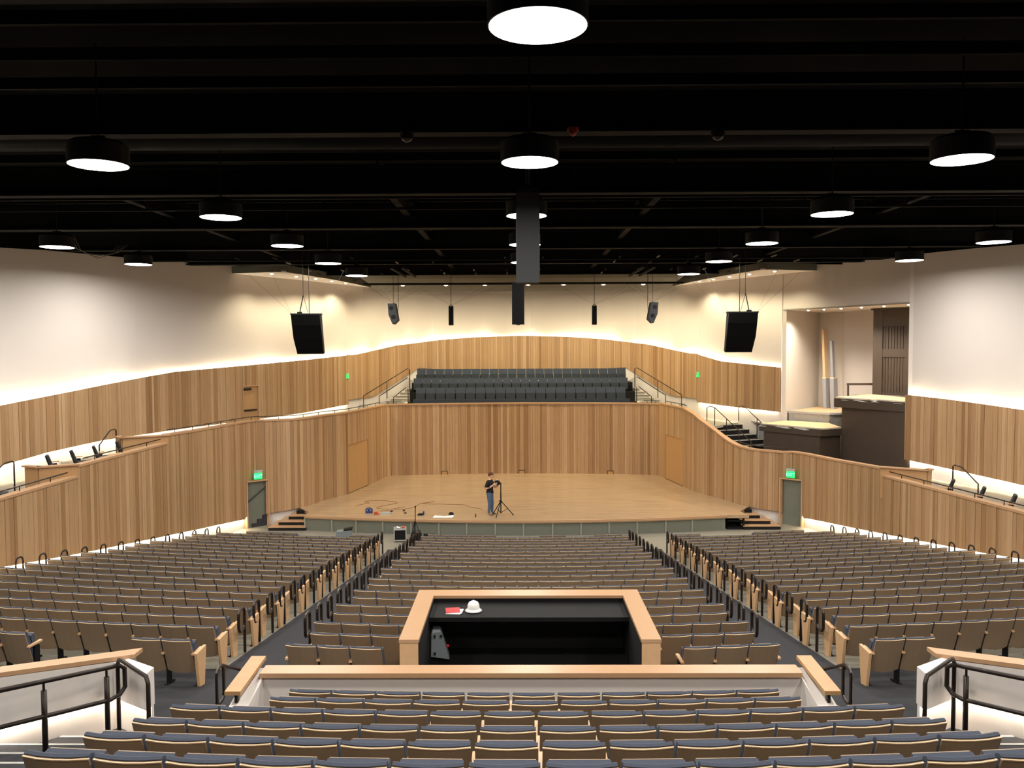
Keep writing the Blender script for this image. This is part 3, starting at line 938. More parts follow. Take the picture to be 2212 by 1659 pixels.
# ------------------------------------------------------------------ choir stalls and stairs
CR = [(50.85, 4.96, 0.612, 21, 0.0), (51.9, 5.5, 0.558, 24, 0.0), (52.9, 6.05, 0.578, 23.0, 0.05)]
for i, (y, z, pt, n, xo) in enumerate(CR):
    tag(obj('floor_choir_tier', MB().box(-6.95, 6.95, y - 0.45, y + 0.7 if i < 2 else 54.4, 4.0, z), black_m), kind='structure')


def choir_meshes():
    o = {}
    o['seat'] = fixn(MB().hexa([(-0.25, -0.2, 0.16), (0.25, -0.2, 0.16), (0.25, -0.08, 0.16), (-0.25, -0.08, 0.16), (-0.25, -0.12, 0.54), (0.25, -0.12, 0.54), (0.25, -0.02, 0.54), (-0.25, -0.02, 0.54)]).mesh('seat', MATS['slate_seat']))
    o['backrest'] = fixn(MB().hexa([(-0.268, 0.02, 0.5), (0.268, 0.02, 0.5), (0.268, 0.1, 0.5), (-0.268, 0.1, 0.5), (-0.268, 0.14, 0.86), (0.268, 0.14, 0.86), (0.268, 0.21, 0.86), (-0.268, 0.21, 0.86)]).mesh('backrest', navy_m))
    o['leg'] = fixn(MB().box(-0.3, -0.265, -0.12, 0.16, 0, 0.5).hexa([(-0.31, -0.2, 0.0), (-0.255, -0.2, 0.0), (-0.255, 0.2, 0.0), (-0.31, 0.2, 0), (-0.31, -0.1, 0.06), (-0.255, -0.1, 0.06), (-0.255, 0.1, 0.06), (-0.31, 0.1, 0.06)]).mesh('leg', black_m))
    return o


CM = choir_meshes()
for i, (y, z, pt, n, xo) in enumerate(CR):
    n = int(n)
    for k in range(n):
        x = (k - (n - 1) / 2) * pt + xo - 0.1
        T = thing('choir_chair', 'slate folding choir chair, %s from the left in the %s row behind the stage' % (ORD[k + 1] if k + 1 < len(ORD) else 'last', ('front', 'middle', 'top')[i]), 'chair', (x, y, z), 0, 'slate choir chairs behind the stage')
        for nm, me in CM.items():
            o = obj(nm, me, None, T, fix=False)
            o.scale = (pt / 0.56, 1, 1)
# modesty band in front of the first choir row
tag(obj('choir_rail', MB().box(-6.6, 6.5, 50.2, 50.28, 4.1, 5.16), navy_m), 'slate modesty panel in front of the choir seats', 'panel')
for sgn, lb in ((-1, 'left'), (1, 'right')):
    T = thing('choir_stair', 'pale stair climbing beside the choir seats on the %s' % lb, 'stair', (0, 0, 0))
    for k in range(8):
        x0, x1 = 9.35 - 0.3 * k, 6.98
        y1s = min(52.6, interp(x0, [6, 9, 10.45], [54.5, 52, 49.2]) - 0.3)
        if y1s < 51.6:
            continue
        obj('step', MB().box(min(sgn * x0, sgn * x1), max(sgn * x0, sgn * x1), 51.5, y1s, 4.1 + 0.2 * k, 4.1 + 0.2 * (k + 1)), stair_m, T)
        obj('tread', MB().box(min(sgn * (x0 + 0.03), sgn * x1), max(sgn * (x0 + 0.03), sgn * x1), 51.47, y1s, 4.1 + 0.2 * (k + 1), 4.13 + 0.2 * (k + 1)), white_m, T)  # white colour stands in for light on the treads, over darker step bodies
    for k in range(4):
        x0, x1 = 8.0 - 0.28 * k, 6.98
        obj('step', MB().box(min(sgn * x0, sgn * x1), max(sgn * x0, sgn * x1), 50.6, 51.5, 4.1 + 0.2 * k, 4.1 + 0.2 * (k + 1)), stair_m, T)
        obj('tread', MB().box(min(sgn * (x0 + 0.03), sgn * x1), max(sgn * (x0 + 0.03), sgn * x1), 50.57, 51.5, 4.1 + 0.2 * (k + 1), 4.13 + 0.2 * (k + 1)), white_m, T)  # same lit look painted onto the treads of the front flight
    for nm, xa, xb, za, zb_, y, lb2 in (('stair_rail', 9.6, 6.95, 5.38, 6.98, 52.65, 'rear'), ('stair_rail', 8.85, 6.95, 5.28, 6.42, 51.4, 'middle'), ('stair_rail', 7.85, 6.95, 5.25, 5.85, 50.6, 'front')):
        ya = y if lb2 != 'rear' else 50.2
        yb_ = y if lb2 != 'rear' else 51.45
        top = [(sgn * xa, ya, 4.1), (sgn * xa, ya, za)] + [(sgn * (xa + (xb + 0.15 - xa) * f), ya + (yb_ - ya) * f, za + (zb_ - za) * f) for f in (0.5, 1.0)] + [(sgn * xb, yb_, zb_ - 0.03), (sgn * xb, yb_, zb_ - 0.9)]
        rail_thing(nm, 'dark pipe handrail, %s of three on the %s choir stair' % (lb2, lb), top, [(sgn * ((xa + xb) / 2), (ya + yb_) / 2, za - 1.0 + 0.5 * (zb_ - za), (za + zb_) / 2)] if lb2 == 'rear' else [], 0.026, 'handrails on the choir stairs')
    # knee wall and recessed wall box at the foot of the stair
    K = tag(obj('wall_%s_choir_knee' % lb, MB().box(min(sgn * 10.45, sgn * 9.3), max(sgn * 10.45, sgn * 9.3), 50.4, 50.46, 4.1, 5.2), white_m), kind='structure')
    obj('recess', MB().box(min(sgn * 10.3, sgn * 9.45), max(sgn * 10.3, sgn * 9.45), 50.385, 50.41, 4.25, 4.85), greywh_m, K)
    obj('trim', MB().box(min(sgn * 10.47, sgn * 9.28), max(sgn * 10.47, sgn * 9.28), 50.38, 50.47, 5.2, 5.24), cap_m, K)
    # small exit sign seen edge on at the wall corner
    X = thing('exit_sign', 'tiny green exit sign seen edge-on at the %s corner behind the stage' % lb, 'exit sign', (sgn * 10.3, 49.0, 6.5), 0, 'lit exit signs')
    X.scale = (0.65, 0.8, 0.8)
    obj('housing', MB().box(-0.05, 0.05, -0.1, 0.1, 0.36, 0.44), greywh_m, X)
    obj('lit_panel', MB().hexa([(-0.1, -0.1, 0), (0.1, -0.1, 0), (0.1, 0.1, 0), (-0.1, 0.1, 0), (-0.05, -0.1, 0.36), (0.05, -0.1, 0.36), (0.05, 0.1, 0.36), (-0.05, 0.1, 0.36)]), greenl_m, X)

# ------------------------------------------------------------------ ceiling
CE = tag(obj('ceiling', MB().box(-24, 24, -4, 60, 13.6, 13.75), ceil_m), kind='structure')
for y in (9.1, 15.0, 20.9, 26.9, 32.7, 38.6, 44.6):
    bm_ = MB().box(-23, 23, y - 0.16, y + 0.16, 12.15, 12.2).box(-23, 23, y - 0.03, y + 0.03, 12.2, 12.8).box(-23, 23, y - 0.16, y + 0.16, 12.8, 12.85)
    obj('beam', bm_, beam_m, CE)
for x in (-11.2, -3.7, 3.7, 11.2):
    obj('girder', MB().box(x - 0.1, x + 0.1, 20.9, 50, 12.5, 12.55).box(x - 0.02, x + 0.02, 20.9, 50, 12.55, 13.1), beam_m, CE)
for y in np.arange(10.6, 46, 1.48):
    obj('purlin', MB().box(-23, 23, y - 0.04, y + 0.04, 13.0, 13.2), beam_m, CE)
for y in (22.6, 24.4, 28.6):
    tr = MB().box(-20, 20, y - 0.04, y + 0.04, 12.35, 12.42).box(-20, 20, y - 0.04, y + 0.04, 13.2, 13.27)
    for k in range(40):
        x = -20 + k
        tr.tube([(x, y, 12.4), (x + 0.5, y, 13.22)], 0.02, 4).tube([(x + 0.5, y, 13.22), (x + 1, y, 12.4)], 0.02, 4)
    obj('truss', tr, beam_m, CE)
for y, z, r in ((18.2, 13.05, 0.4),):
    obj('duct', MB().tube([(-20, y, z), (20, y, z)], r, 16), beam_m, CE, smooth=True)
for k in range(16):      # pipes and brackets over the rear of the hall
    x = -12 + 1.6 * k
    for y in (34.6, 36.6, 40.4, 42.2):
        if random.random() < 0.75:
            obj('bracket', MB().box(x, x + 0.05, y, y + 0.7, 12.05, 12.1), wire_m if random.random() < 0.5 else beam_m, CE)
obj('pipe', MB().tube([(-21, 36.0, 12.1), (21, 36.0, 12.1)], 0.05, 8), beam_m, CE)
for sgn in (-1, 1):
    for xo in (5.5, 6.0):
        obj('channel', MB().box(sgn * xo - 0.05, sgn * xo + 0.05, 38, 43, 11.9, 11.98), beam_m, CE)
# pale soffits over the side terraces
for sgn, nm in ((-1, 'left'), (1, 'right')):
    edge = [(-14.5, 41.2), (-13.2, 40.9), (-11.7, 40.5), (-11.2, 41.7), (-10.5, 44.2), (-9.75, 48.0), (-9.15, 53.0), (-9.0, 55.5)]
    outer = [(-12.0, 55.5), (-10.9, 50), (-12.6, 45.5), (-14.6, 41.5)]
    ep = [(sgn * -x, y) for x, y in smooth_path(edge)]
    op = [(sgn * -x, y) for x, y in outer]
    SF = tag(obj('ceiling_soffit_%s' % nm, MB().prism(ep + op, 12.0, 12.06), white_m), kind='structure')
    P_ = Path(ep)
    obj('fascia', MB().sweep([((p[0], p[1], 12.0), nn) for p, nn in P_.line(0, P_.L, lambda t, p: 0, 0.4)], [(-0.03, 0.0), (0.03, 0.0), (0.03, 0.34), (-0.03, 0.34)]), canopy_m, SF)
    for k, (x, y) in enumerate(((12.4, 41.3), (11.6, 42.9), (11.0, 44.5), (10.5, 46.1), (10.05, 47.6))):
        dl = thing('soffit_downlight', '%s small downlight from the front of the %s soffit' % (ORD[k + 1], nm), 'downlight', (sgn * x, y, 12.0), 0, 'downlights in the side soffits')
        obj('trim_ring', MB().lathe([(0.09, -0.012), (0.13, -0.012), (0.13, 0.0), (0.09, 0.0)], n=16, ring=True), greywh_m, dl)
        obj('lens', MB().lathe([(0.03, -0.06), (0.07, -0.045), (0.088, -0.01), (0.088, -0.003)], n=16), downl_m, dl)
        li = bpy.data.lights.new('downlight', 'SPOT'); li.energy = DOWN_W * 5.5; li.spot_size = 2.4; li.spot_blend = 0.7; li.color = (1, 0.86, 0.56); li.shadow_soft_size = 0.08
        lo = bpy.data.objects.new('downlight_beam', li); COL.objects.link(lo); lo.parent = dl; lo.location = (0, 0, -0.16)
# curved grey reflector above the choir
cv = [(46.2, 12.55), (47.2, 12.18), (48.5, 11.92), (50.0, 11.78), (51.5, 11.72)]
CN = thing('acoustic_canopy', 'curved grey acoustic canopy hung above the choir seats', 'canopy', (0, 0, 0))
prof = cv + [(y, z + 0.06) for y, z in cv[::-1]]
mbx = MB()
n = len(cv)
vs = []
for sx in (-1, 1):
    for j, (y, z) in enumerate(cv):
        hw = 9.3 - 0.28 * j
        vs += [(sx * hw, y, z), (sx * hw, y, z + 0.06)]
fs = []
for j in range(n - 1):
    a = 2 * j; b = 2 * n + 2 * j
    fs += [(a, a + 2, b + 2, b), (a + 1, b + 1, b + 3, a + 3), (a, a + 1, a + 3, a + 2), (b, b + 2, b + 3, b + 1)]
fs += [(0, 2 * n, 2 * n + 1, 1), (2 * n - 2, 2 * n - 1, 4 * n - 1, 4 * n - 2)]
obj('shell', mbx.add(vs, fs), canopy_m, CN)
obj('pipe', MB().tube([(-8.9, 46.8, 11.85), (9.0, 46.8, 11.85)], 0.06, 8), black_m, CN)
for k, x in enumerate((-6.9, -4.4, -2.15, 0.35, 2.4, 4.7, 7.0)):
    dl = thing('canopy_downlight', '%s round downlight from the left in the curved canopy' % ORD[k + 1], 'downlight', (x, 48.4, 11.92), 0, 'downlights in the canopy')
    obj('trim_ring', MB().lathe([(0.12, -0.03), (0.17, -0.03), (0.17, 0.0), (0.12, 0.0)], n=16, ring=True), greywh_m, dl)
    obj('lens', MB().lathe([(0.03, -0.075), (0.09, -0.06), (0.118, -0.028), (0.118, -0.01)], n=16), downl_m, dl)
    li = bpy.data.lights.new('downlight', 'SPOT'); li.energy = DOWN_W * 13; li.spot_size = 2.7; li.spot_blend = 0.6; li.color = (1, 0.86, 0.56); li.shadow_soft_size = 0.1
    lo = bpy.data.objects.new('downlight_beam', li); COL.objects.link(lo); lo.parent = dl; lo.location = (0, 0, -0.19)
    lo.rotation_euler = (0.3, 0, 0)

# ------------------------------------------------------------------ pendant lamps
lens_me = fixn(MB().lathe([(0.485, -0.034), (0.485, 0.0)], n=40).mesh('lens', lens_m))
hous_me = fixn(MB().lathe([(0.488, -0.03), (0.5, -0.03), (0.5, 0.3), (0.42, 0.36), (0.1, 0.38)], n=40).mesh('housing', black_m))
stem_me = fixn(MB().tube([(0, 0, 0.36), (0, 0, 2.03)], 0.02, 6).tube([(-0.12, 0, 0.45), (0.12, 0, 0.45)], 0.03, 6).mesh('stem', black_m))
LX = [(0, 'centre'), (-7.45, 'left-of-centre'), (7.4, 'right-of-centre'), (-14.7, 'far-left'), (14.6, 'far-right')]
LYS = [2.4, 8.37, 14.5, 20.42, 26.25, 31.85, 37.45]
for x, cn in LX:
    seen = 0
    for j, y in enumerate(LYS):
        if (x == 0 and y > 36) or (abs(x) > 10 and y > 35):
            continue
        inview = y > 8 and abs(x) * 1.64 < y + 0.5
        seen += 1 if inview else 0
        lab = 'round white ceiling lamp, %s nearest in the %s line of lamps' % (ORD[seen], cn) if inview else 'round ceiling lamp out of the picture above the viewer, %s row, %s line' % (ORD[j + 1], cn)
        T = thing('pendant_lamp', lab, 'ceiling lamp', (x, y, 11.57), 0, 'round ceiling lamps')
        hs_ = obj('housing', hous_me, None, T, fix=False)
        obj('lens', lens_me, None, hs_, fix=False)
        obj('stem', stem_me, None, T, fix=False)
        li = bpy.data.lights.new('lamp', 'AREA'); li.shape = 'DISK'; li.size = 0.95; li.energy = LAMP_W
        li.spread = math.radians(174); li.color = (1.0, 0.95, 0.875)
        lo = bpy.data.objects.new('lamp_light', li); COL.objects.link(lo); lo.parent = T; lo.location = (0, 0, -0.05)

# ------------------------------------------------------------------ theatre chairs
def chair_parts():
    """local: origin on the floor, sitter faces +Y; returns {part: (MB, material)}"""
    P = {}
    W2 = 0.252
    xs_ = np.linspace(-W2, W2, 5)
    def shell(z0, z1, y0, y1, th, curve, dz=0.0):
        m_ = MB(); vs = []
        for x in xs_:
            c = curve * (x / W2) ** 2
            d0 = -0.035 * (1 - (x / W2) ** 2) if dz else 0
            vs += [(x, y0 + c, z0 + d0), (x, y1 + c, z1), (x, y1 + c + th, z1), (x, y0 + c + th, z0 + d0)]
        k = len(xs_)
        fs = [(i * 4 + j, (i + 1) * 4 + j, (i + 1) * 4 + (j + 1) % 4, i * 4 + (j + 1) % 4) for i in range(k - 1) for j in range(4)]
        fs += [(0, 1, 2, 3), tuple((k - 1) * 4 + j for j in (3, 2, 1, 0))]
        return m_.add(vs, fs)
    P['back_panel'] = (shell(0.27, 0.84, -0.14, -0.33, 0.018, 0.035, 1), tan_m)
    P['top_edge'] = (shell(0.838, 0.848, -0.332, -0.3355, 0.022, 0.035), edge_m)
    # cushion: padded, rises over the shell
    cu = MB(); vs = []
    for x in xs_ * 0.985:
        c = 0.035 * (x / W2) ** 2
        vs += [(x, -0.14 + c, 0.33), (x, -0.305 + c, 0.835), (x, -0.316 + c, 0.86), (x, -0.29 + c, 0.872), (x, -0.25 + c, 0.855), (x, -0.07 + c, 0.36)]
    k = len(xs_)
    fs = [(i * 6 + j, (i + 1) * 6 + j, (i + 1) * 6 + (j + 1) % 6, i * 6 + (j + 1) % 6) for i in range(k - 1) for j in range(6)]
    fs += [tuple(range(6)), tuple((k - 1) * 6 + j for j in range(6))[::-1]]
    P['back_cushion'] = (cu.add(vs, fs), blue_m)
    P['seat'] = (MB().hexa([(-0.23, -0.02, 0.4), (0.23, -0.02, 0.4), (0.23, 0.1, 0.4), (-0.23, 0.1, 0.4), (-0.23, -0.13, 0.76), (0.23, -0.13, 0.76), (0.23, -0.04, 0.78), (-0.23, -0.04, 0.78)]), blue_m)
    P['seat_pan'] = (MB().hexa([(-0.22, 0.102, 0.4), (0.22, 0.102, 0.4), (0.22, 0.114, 0.4), (-0.22, 0.114, 0.4), (-0.22, -0.036, 0.78), (0.22, -0.036, 0.78), (0.22, -0.024, 0.78), (-0.22, -0.024, 0.78)]), tan_m)
    P['leg'] = (MB().box(-0.285, -0.25, -0.1, 0.02, 0, 0.56).box(-0.3, -0.235, -0.16, 0.1, 0, 0.03), black_m)
    P['armrest'] = (MB().hexa([(-0.295, -0.24, 0.585), (-0.24, -0.24, 0.585), (-0.24, 0.08, 0.6), (-0.295, 0.08, 0.6), (-0.295, -0.24, 0.615), (-0.24, -0.24, 0.615), (-0.24, 0.08, 0.632), (-0.295, 0.08, 0.632)]), arm_m)
    return P


CP = chair_parts()
CPM = {k: (fixn(v[0].mesh(k, v[1]))) for k, v in CP.items()}
# wooden end panel on an aisle (tapered, wider at the top), for the left (x-) side
def end_panel(s):
    return MB().hexa([(s * 0.30, -0.16, 0.0), (s * 0.35, -0.16, 0.0), (s * 0.35, 0.0, 0.0), (s * 0.30, 0.0, 0.0), (s * 0.30, -0.26, 0.62), (s * 0.35, -0.26, 0.62), (s * 0.35, 0.08, 0.66), (s * 0.30, 0.08, 0.66)])
EPM = {s: fixn(end_panel(s).mesh('end_panel', arm_m)) for s in (-1, 1)}
ARM_R = fixn(MB().hexa([(0.24, -0.24, 0.585), (0.295, -0.24, 0.585), (0.295, 0.08, 0.6), (0.24, 0.08, 0.6), (0.24, -0.24, 0.615), (0.295, -0.24, 0.615), (0.295, 0.08, 0.632), (0.24, 0.08, 0.632)]).mesh('armrest', arm_m))
LEG_R = fixn(MB().box(0.25, 0.285, -0.1, 0.02, 0, 0.56).box(0.235, 0.3, -0.16, 0.1, 0, 0.03).mesh('leg', black_m))

chairs = []   # (dist, x, y, z, rz, end flags, label)
SPW = 0.533
# rear block
for i, (yb, zt_) in enumerate(REAR[:7]):
    n = 11 if i < 2 else 14
    for k in range(n):
        x = (k - (n - 1) / 2) * SPW - 0.04
        y = yb + x * x / 76 + 0.3
        lab = 'blue-topped theatre chair, %s from the left, row %s behind the white front wall' % (ORD[k + 1], ('one', 'two', 'three', 'four', 'five', 'six', 'seven')[i])
        chairs.append([x, y, zt_ - 0.88, math.atan(x / 38), 0, 1 if k == n - 1 else 0, lab, 'chairs of the rear block'])
NUM = ['one', 'two', 'three', 'four', 'five', 'six', 'seven', 'eight', 'nine', 'ten', 'eleven', 'twelve', 'thirteen', 'fourteen', 'fifteen', 'sixteen', 'seventeen', 'eighteen', 'nineteen', 'twenty', 'twenty-one', 'twenty-two']
ROWY = lambda i: 16.06 + 0.922 * i
# centre block, rows -3 .. 18
for i in range(-3, 19):
    n = 15 if i % 2 else 14
    pt = 7.95 / n if n == 15 else 0.545
    for k in range(n):
        x = (k - (n - 1) / 2) * pt
        if i <= -2 and abs(x) < 2.45:
            continue
        if i == 18 and not (x < -1.2 or 0.7 < x < 1.9 or x > 2.8):
            continue
        y = ROWY(i) + off(x)
        side = 'left' if x < 0 else 'right'
        rank = k + 1 if x < 0 else n - k
        lab = 'taupe theatre chair, centre block, %s from its %s aisle, %s row from the back' % (ORD[rank], side, ORD[i + 4])
        chairs.append([x, y, zf(ROWY(i)), math.atan(offd(x)), 0, 1 if k == n - 1 else 0, lab, 'chairs of the centre block'])
# side blocks, rows -2 .. 18
def xout(y):
    return 13.95 - (y - 22.7) * 0.1545
outer_rail = []
for sgn, sd in ((-1, 'left'), (1, 'right')):
    for i in range(-2, 19):
        pt = SPW
        first = 5.98 + (0.0 if i % 2 else 0.12)
        if i == -2:
            cols = [5.96, 6.49] + [8.95 + pt * k for k in range(10)]
            rowy = 14.02
        else:
            n = int((xout(ROWY(i) + 1.2) - first) / pt) + 1
            cols = [first + pt * k for k in range(n)]
            rowy = ROWY(i)
        for k, cx in enumerate(cols):
            if i == 18 and not (cx < 6.9 or 9.1 < cx < 11.3):
                continue
            if i == 17 and cx > 11.9:
                continue
            x = sgn * cx
            y = rowy + off(x)
            lab = 'taupe theatre chair, %s block, %s from its inner aisle, %s row from the back' % (sd, ORD[k + 1] if k + 1 < len(ORD) else 'last', ORD[i + 3])
            aisle = (k == 0)
            ends = (1 if (aisle and sgn > 0) else 0)       # left end panel
            endr = (1 if (aisle and sgn < 0) else 0)
            e_l = 2 if ends else 0
            e_r = 2 if endr else (1 if sgn > 0 and k == len(cols) - 1 else 0)
            if i == -2 and k == 2:
                e_r = max(e_r, 1 if sgn < 0 else 0)
            chairs.append([x, y, zfloor(x, y) if i == -2 else zf(rowy), math.atan(offd(x)), e_l, e_r, lab, 'chairs of the %s block' % sd])
        if i >= 0:
            xo_ = xout(ROWY(i) + 1.2) + 0.3
            outer_rail.append((sgn, i, sgn * xo_, rowy + off(xo_)))
# keep those the camera sees
cp = Vector((-0.2, 0, 8.4))
def vis(c):
    d = Vector((c[0], c[1], c[2] + 0.6)) - cp
    zc = d.dot(fwd)
    return zc > 0.5 and -140 < FPX * d.dot(rgt) / zc + CX < 2352
chairs = [c for c in chairs if vis(c)]
chairs.sort(key=lambda c: (Vector((c[0], c[1], c[2])) - cp).length)
NEAR, FAR = chairs[:300], chairs[300:]
for x, y, z, rz, el, er, lab, grp in NEAR:
    T = thing('theatre_chair', lab, 'chair', (x, y, z), rz, grp)
    made = {}
    for nm, me in CPM.items():
        made[nm] = obj(nm, me, None, made[{'top_edge': 'back_panel', 'seat_pan': 'seat'}[nm]] if nm in ('top_edge', 'seat_pan') else T, fix=False)
    if el == 2:
        obj('end_panel', EPM[-1], None, T, fix=False)
    if er:
        obj('armrest', ARM_R, None, T, fix=False)
        obj('leg', LEG_R, None, T, fix=False)
    if er == 2:
        obj('end_panel', EPM[1], None, T, fix=False)
# the farther rows as one mass
tmpl = {}
mats_f = [tan_m, edge_m, blue_m, black_m, arm_m]
mid = {m_.name: i for i, m_ in enumerate(mats_f)}
def arr(mb_):
    return np.array(mb_.v, float), mb_.f
TP = [(arr(v[0]), mid[v[1].name]) for k, v in CP.items() if k != 'seat_pan']
EPA = {s: (arr(end_panel(s)), mid[arm_m.name]) for s in (-1, 1)}
V, Fc, MI = [], [], []
nv = 0
for x, y, z, rz, el, er, lab, grp in FAR:
    c_, s_ = math.cos(rz), math.sin(rz)
    R2 = np.array([[c_, -s_, 0], [s_, c_, 0], [0, 0, 1]])
    parts = list(TP)
    if el == 2:
        parts.append(EPA[-1])
    if er == 2:
        parts.append(EPA[1])
    for (vv, ff), mi_ in parts:
        q = vv @ R2.T + np.array([x, y, z])
        V.append(q)
        Fc += [tuple(i + nv for i in f) for f in ff]
        MI += [mi_] * len(ff)
        nv += len(vv)
far = MB()
far.v = [tuple(p) for p in np.concatenate(V)]
far.f, far.mi = Fc, MI
fo = obj('theatre_chairs_far', far, mats_f)
tag(fo, 'taupe theatre chairs filling the farther rows up to the stage', 'chairs', kind='stuff')

# ------------------------------------------------------------------ aisle rails
def loop_pts(y0, y1, z0, z1, r=0.07):
    pts = []
    for cy, cz, a0 in ((y1 - r, z1 - r, 0), (y0 + r, z1 - r, 90), (y0 + r, z0 + r, 180), (y1 - r, z0 + r, 270)):
        for k in range(4):
            a = math.radians(a0 + 30 * k)
            pts.append((0, cy + r * math.cos(a), cz + r * math.sin(a)))
    return pts
post_me = fixn(MB().tube([(0, 0.17, 0), (0, 0.17, 0.6)], 0.03, 6).mesh('post', rail_m))
loop_me = fixn(MB().tube(loop_pts(-0.17, 0.17, 0.5, 0.92, 0.1), 0.03, 6, closed=True).mesh('loop', rail_m))
arch_me = fixn(MB().tube([(0, -0.17, 0), (0, -0.17, 0.8), (0, -0.14, 0.88), (0, -0.08, 0.92), (0, 0.08, 0.92), (0, 0.14, 0.88), (0, 0.17, 0.8), (0, 0.17, 0)], 0.028, 6).mesh('arch', rail_m))
for x, lb, far_side in ((-5.66, 'left block along the left aisle', 0), (5.66, 'right block along the right aisle', 0), (-4.2, 'centre block along the left aisle', 1), (4.2, 'centre block along the right aisle', 1)):
    for i in range(-1 if far_side else 0, 19):
        y = ROWY(i) + off(x)
        T = thing('aisle_rail', 'dark looped aisle rail, %s from the back on the %s' % (ORD[i + 1 + (1 if far_side else 0)], lb), 'aisle rail', (x, y, zfloor(x, y)), 0, 'looped aisle rails')
        obj('post', post_me, None, T, fix=False)
        obj('loop', loop_me, None, T, fix=False)
for sgn, i, x, y in outer_rail:
    if i < 4:
        continue
    T = thing('aisle_rail', 'dark arched rail by the %s wall, %s from the stage' % ('left' if sgn < 0 else 'right', ORD[19 - i]), 'aisle rail', (x, y, zfloor(x, y)), 0, 'arched rails along the side walls')
    obj('arch', arch_me, None, T, fix=False)

# ------------------------------------------------------------------ white front wall of the rear block
FW = tag(obj('wall_front_rear_block', MB().box(-3.62, 3.5, 10.8, 11.02, 2.7, 4.03), white_m), kind='structure')
obj('cap', MB().box(-3.63, 3.5, 10.75, 11.04, 4.04, 4.1), cap_m, FW)
for sgn, lb in ((-1, 'left'), (1, 'right')):
    x0, x1 = (3.6, 3.84) if sgn < 0 else (3.5, 3.74)
    wc = 3.69 if sgn < 0 else 3.58
    q = MB().hexa([(sgn * x0, 10.15, 2.7), (sgn * x1, 10.15, 2.7), (sgn * x1, 11.04, 2.7), (sgn * x0, 11.04, 2.7), (sgn * x0, 10.15, 3.9), (sgn * x1, 10.15, 3.9), (sgn * x1, 11.04, 4.06), (sgn * x0, 11.04, 4.06)])
    KW = tag(obj('wall_%s_wing' % lb, q, white_m), kind='structure')
    obj('cap', MB().hexa([(sgn * x_, y_, z_ + dz_) for dz_ in (0.0, 0.05) for x_, y_, z_ in ((wc, 10.18, 4.05), (wc + 0.2, 10.18, 4.05), (wc + 0.2, 11.24, 4.1), (wc, 11.24, 4.1))]), panelw_m, KW)
    obj('bracket', MB().box(min(sgn * (wc + 0.06), sgn * (wc + 0.1)), max(sgn * (wc + 0.06), sgn * (wc + 0.1)), 10.25, 10.32, 3.88, 4.05).box(min(sgn * (wc + 0.06), sgn * (wc + 0.1)), max(sgn * (wc + 0.06), sgn * (wc + 0.1)), 10.95, 11.02, 4.03, 4.085), blackm_m, KW)
    # looped rail by the wing wall
    T = thing('aisle_rail', 'dark looped rail beside the %s wing wall of the rear block' % lb, 'aisle rail', (sgn * (4.05 if sgn < 0 else 3.97), 10.6, 2.93))
    obj('post', MB().tube([(0, -0.25, -0.1), (0, -0.25, 0.98)], 0.024, 6), rail_m, T)
    obj('loop', MB().tube([(0, p[1], p[2]) for p in loop_pts(-0.25, 0.0, 0.9, 1.37, 0.09)], 0.022, 6, closed=True), rail_m, T)
    obj('arm', MB().tube([(0, -0.05, 1.36), (-sgn * 0.1, 0.75, 0.95), (-sgn * 0.1, 0.75, 0.0)], 0.022, 6), rail_m, T)

